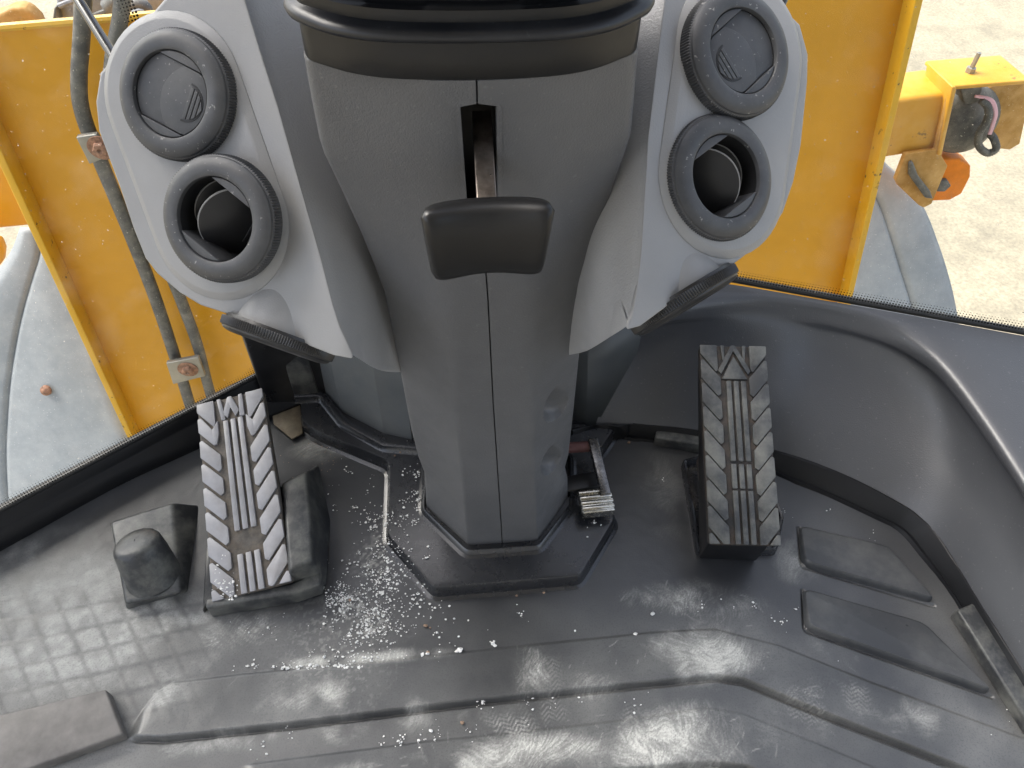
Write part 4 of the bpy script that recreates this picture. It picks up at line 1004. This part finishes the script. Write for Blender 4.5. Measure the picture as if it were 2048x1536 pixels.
V, Fc = place(lathe([(.016,0),(.015,.006),(.009,.010),(.001,.011)], 20, False, True), c, fu, fv, nn_); mesh('bolt', V, Fc, M['rust'], fl)

# loose yellow pieces at the far left and the iron behind the top edge
def slab(name, label, cat, px, y, th, mat, bevel=.01):
    P = [Y(*p, y) for p in px]; V, Fc = prism(P, (0,th,0)); o = mesh(name, V, Fc, mat, None, bevel=bevel); return tag(o, label, cat)
slab('side_bracket', 'yellow bracket plate at the left frame edge above the grey fender', 'bracket', [(-80,250),(20,300),(40,372),(62,452),(0,458),(-80,460)], 1.68, .03, M['yellow'])
slab('small_lug', 'small round ended yellow lug at the left frame edge beside the fender', 'lug', [(-60,478),(0,484),(8,505),(6,524),(-4,538),(-60,545)], 1.60, .03, M['yellow'])
slab('lifting_lug', 'dirty brown rounded lug sticking up behind the yellow panel at the upper left', 'lug', [(-40,35),(0,27),(22,17),(40,15),(58,22),(76,40),(92,75),(92,120),(-40,120)], 1.75, .04, M['dirtyyellow'])
fr = thing('machine_frame', 'grey iron machine frame with hoses behind the top of the left yellow panel', 'machine frame', Y(200,40,1.8))
V, Fc = prism([Y(*p, 1.8) for p in [(104,-60),(116,70),(330,60),(330,-60)]], (0,.08,0)); mesh('frame_block', V, Fc, M['grey'], fr, bevel=.012)
V, Fc = prism([Y(*p, 1.78) for p in [(108,15),(102,60),(124,60),(114,12)]], (0,.04,0)); mesh('frame_rib', V, Fc, M['pipe'], fr, bevel=.004)
V, Fc = tube(smooth_path([Y(218,18,1.74), Y(232,4,1.74), Y(250,-6,1.74)], 6), .02, 12); mesh('hose', V, Fc, M['pipe'], fr)
V, Fc = tube(smooth_path([Y(262,12,1.72), Y(278,10,1.72), Y(292,18,1.72), Y(297,36,1.72)], 6), .014, 12); mesh('hose', V, Fc, M['pipe'], fr)
V, Fc = tube([Y(140,50,1.76), Y(240,12,1.76)], .006, 8); mesh('weld_bead', V, Fc, M['pipe'], fr)
V, Fc = tube([Y(118,12,1.77), Y(165,-6,1.77)], .006, 8); mesh('weld_bead', V, Fc, M['grey'], fr)
V, Fc = prism([Y(*p, 1.70) for p in [(262,22),(276,19),(288,22),(290,36),(260,39)]], (0,.05,0)); mesh('hose_fitting', V, Fc, M['fender'], fr, bevel=.004)

# thin black rods behind the dashboard
def rod(label, a, b, d0, d1, r):
    V, Fc = tube([D(*a, d0), D(*b, d1)], r, 20); o = mesh('black_rod', V, Fc, M['rod']); tag(o, label, 'rod')
rod('glossy black rod running behind the left grey pod in front of the pipes', (128,-45), (262,168), .86, .80, .0055)
rod('short glossy black rod behind the top of the right grey pod', (1584,-40), (1550,40), .86, .84, .0048)

# lamp bracket at the right
lb = thing('lamp_bracket', 'yellow steel lamp bracket on a square arm beyond the right window', 'lamp bracket', Y(1850,250,1.56))
yb = 1.54
arm = [Y(1740,206,yb), Y(1897,186,yb), Y(1878,300,yb), Y(1728,324,yb)]
V, Fc = prism(arm, (0,.115,0)); mesh('arm', V, Fc, M['yellowb'], lb, bevel=.012, seg=4)
def slabpart(name, px, y, d, mat, parent, bevel=.003):
    V, Fc = prism([Y(*p, y) for p in px], d); return mesh(name, V, Fc, mat, parent, bevel=bevel)
yo = 1.52
tp = [Y(1905,186,yo), Y(1922,168,yo), Y(2060,156,yo), Y(2062,162,yo), Y(1924,174,yo), Y(1911,188,yo)]
# U shaped housing: top plate, two cheeks
a = Y(1906,172,yo); b = Y(2062,160,yo); dep = np.array([-.012,.115,0]); th = np.array([0,0,-.010])
V, Fc = prism([a, b, b+dep, a+dep], th); mesh('top_plate', V, Fc, M['yellowb'], lb, bevel=.003)
slabpart('cheek_plate', [(1904,176),(1915,174),(1884,312),(1896,332),(1864,408),(1848,416),(1840,412),(1798,372),(1792,360),(1812,308),(1872,300)], yo+.0, (-.004,.012,0), M['dirtyyellow'], lb)
V, Fc = prism([Y(*p, yo-.006) for p in [(1905,174),(1913,174),(1884,310),(1876,312)]], (-.01,.11,0)); mesh('side_plate', V, Fc, M['yellowb'], lb, bevel=.003)
V, Fc = prism([Y(*p, yo+.10) for p in [(1966,178),(2070,152),(2040,288),(2020,300),(2002,298),(1962,262)]], (0,.012,0)); mesh('side_plate', V, Fc, M['dirtyyellow'], lb, bevel=.003)
bc = a*.62+b*.38+dep*.45; V, Fc = place(lathe([(.011,0),(.011,.011),(.006,.012),(.0055,.045),(.001,.046)], 6, False, False), bc, (1,0,0), (0,1,0), (0,0,1)); mesh('bolt', V, Fc, M['clamp'], lb, False)
V, Fc = prism([Y(*p, yo-.002) for p in [(1815,322),(1822,318),(1832,345),(1856,376),(1862,392),(1846,390),(1826,362),(1814,345)]], (0,-.014,0)); mesh('cable_clump', V, Fc, M['pipe'], lb, bevel=.004)
wlp = thing('work_lamp', 'dusty black round work lamp hanging in the yellow bracket with a looped cable', 'work lamp', Y(1930,240,1.60))
lc = Y(1930,240,1.60); ln = unit((-.1,-.9,.25)); lu, lv = frame_of(ln)
V, Fc = place(lathe([(.080,-.05),(.084,-.01),(.079,.006),(.058,.028),(.029,.038),(.001,.040)], 36), lc, lu, lv, ln); mesh('lamp_body', V, Fc, M['lamp'], wlp, auto=60)
slabpart('lamp_mount', [(1920,178),(1966,174),(1960,205),(1930,210)], 1.56, (0,.05,0), M['lamp'], wlp, .004)
cbp = smooth_path([Y(1962,200,1.545), Y(1976,215,1.535), Y(1974,240,1.53), Y(1958,268,1.53), Y(1958,292,1.53), Y(1975,306,1.53), Y(1992,298,1.53), Y(1988,278,1.535), Y(1980,268,1.54)], 12)
V, Fc = tube(cbp, .009, 12, rf=lambda i: .0092 if i % 2 else .0076); mesh('cable', V, Fc, M['lamp'], wlp, auto=80)
for k, dx in enumerate((0, 6)):
    V, Fc = tube(smooth_path([Y(1950+dx,192,1.55), Y(1978+dx,200,1.54), Y(1990+dx*.5,225,1.535), Y(1984+dx*.5,250,1.535), Y(1978+dx*.5,268,1.535)], 6), .0032, 8); mesh('wire', V, Fc, M['pink'], wlp)
ts = thing('turn_signal', 'orange turn signal lens below the lamp bracket', 'turn signal', Y(1900,360,1.60))
slabpart('lens', [(1856,320),(1920,318),(1942,332),(1941,354),(1924,388),(1900,401),(1836,404),(1842,350)], 1.58, (0,.05,0), M['orange'], ts, .005)
slabpart('plug', [(1882,362),(1895,360),(1903,372),(1890,384),(1874,384)], 1.567, (0,.012,0), M['pipe'], ts, .003)
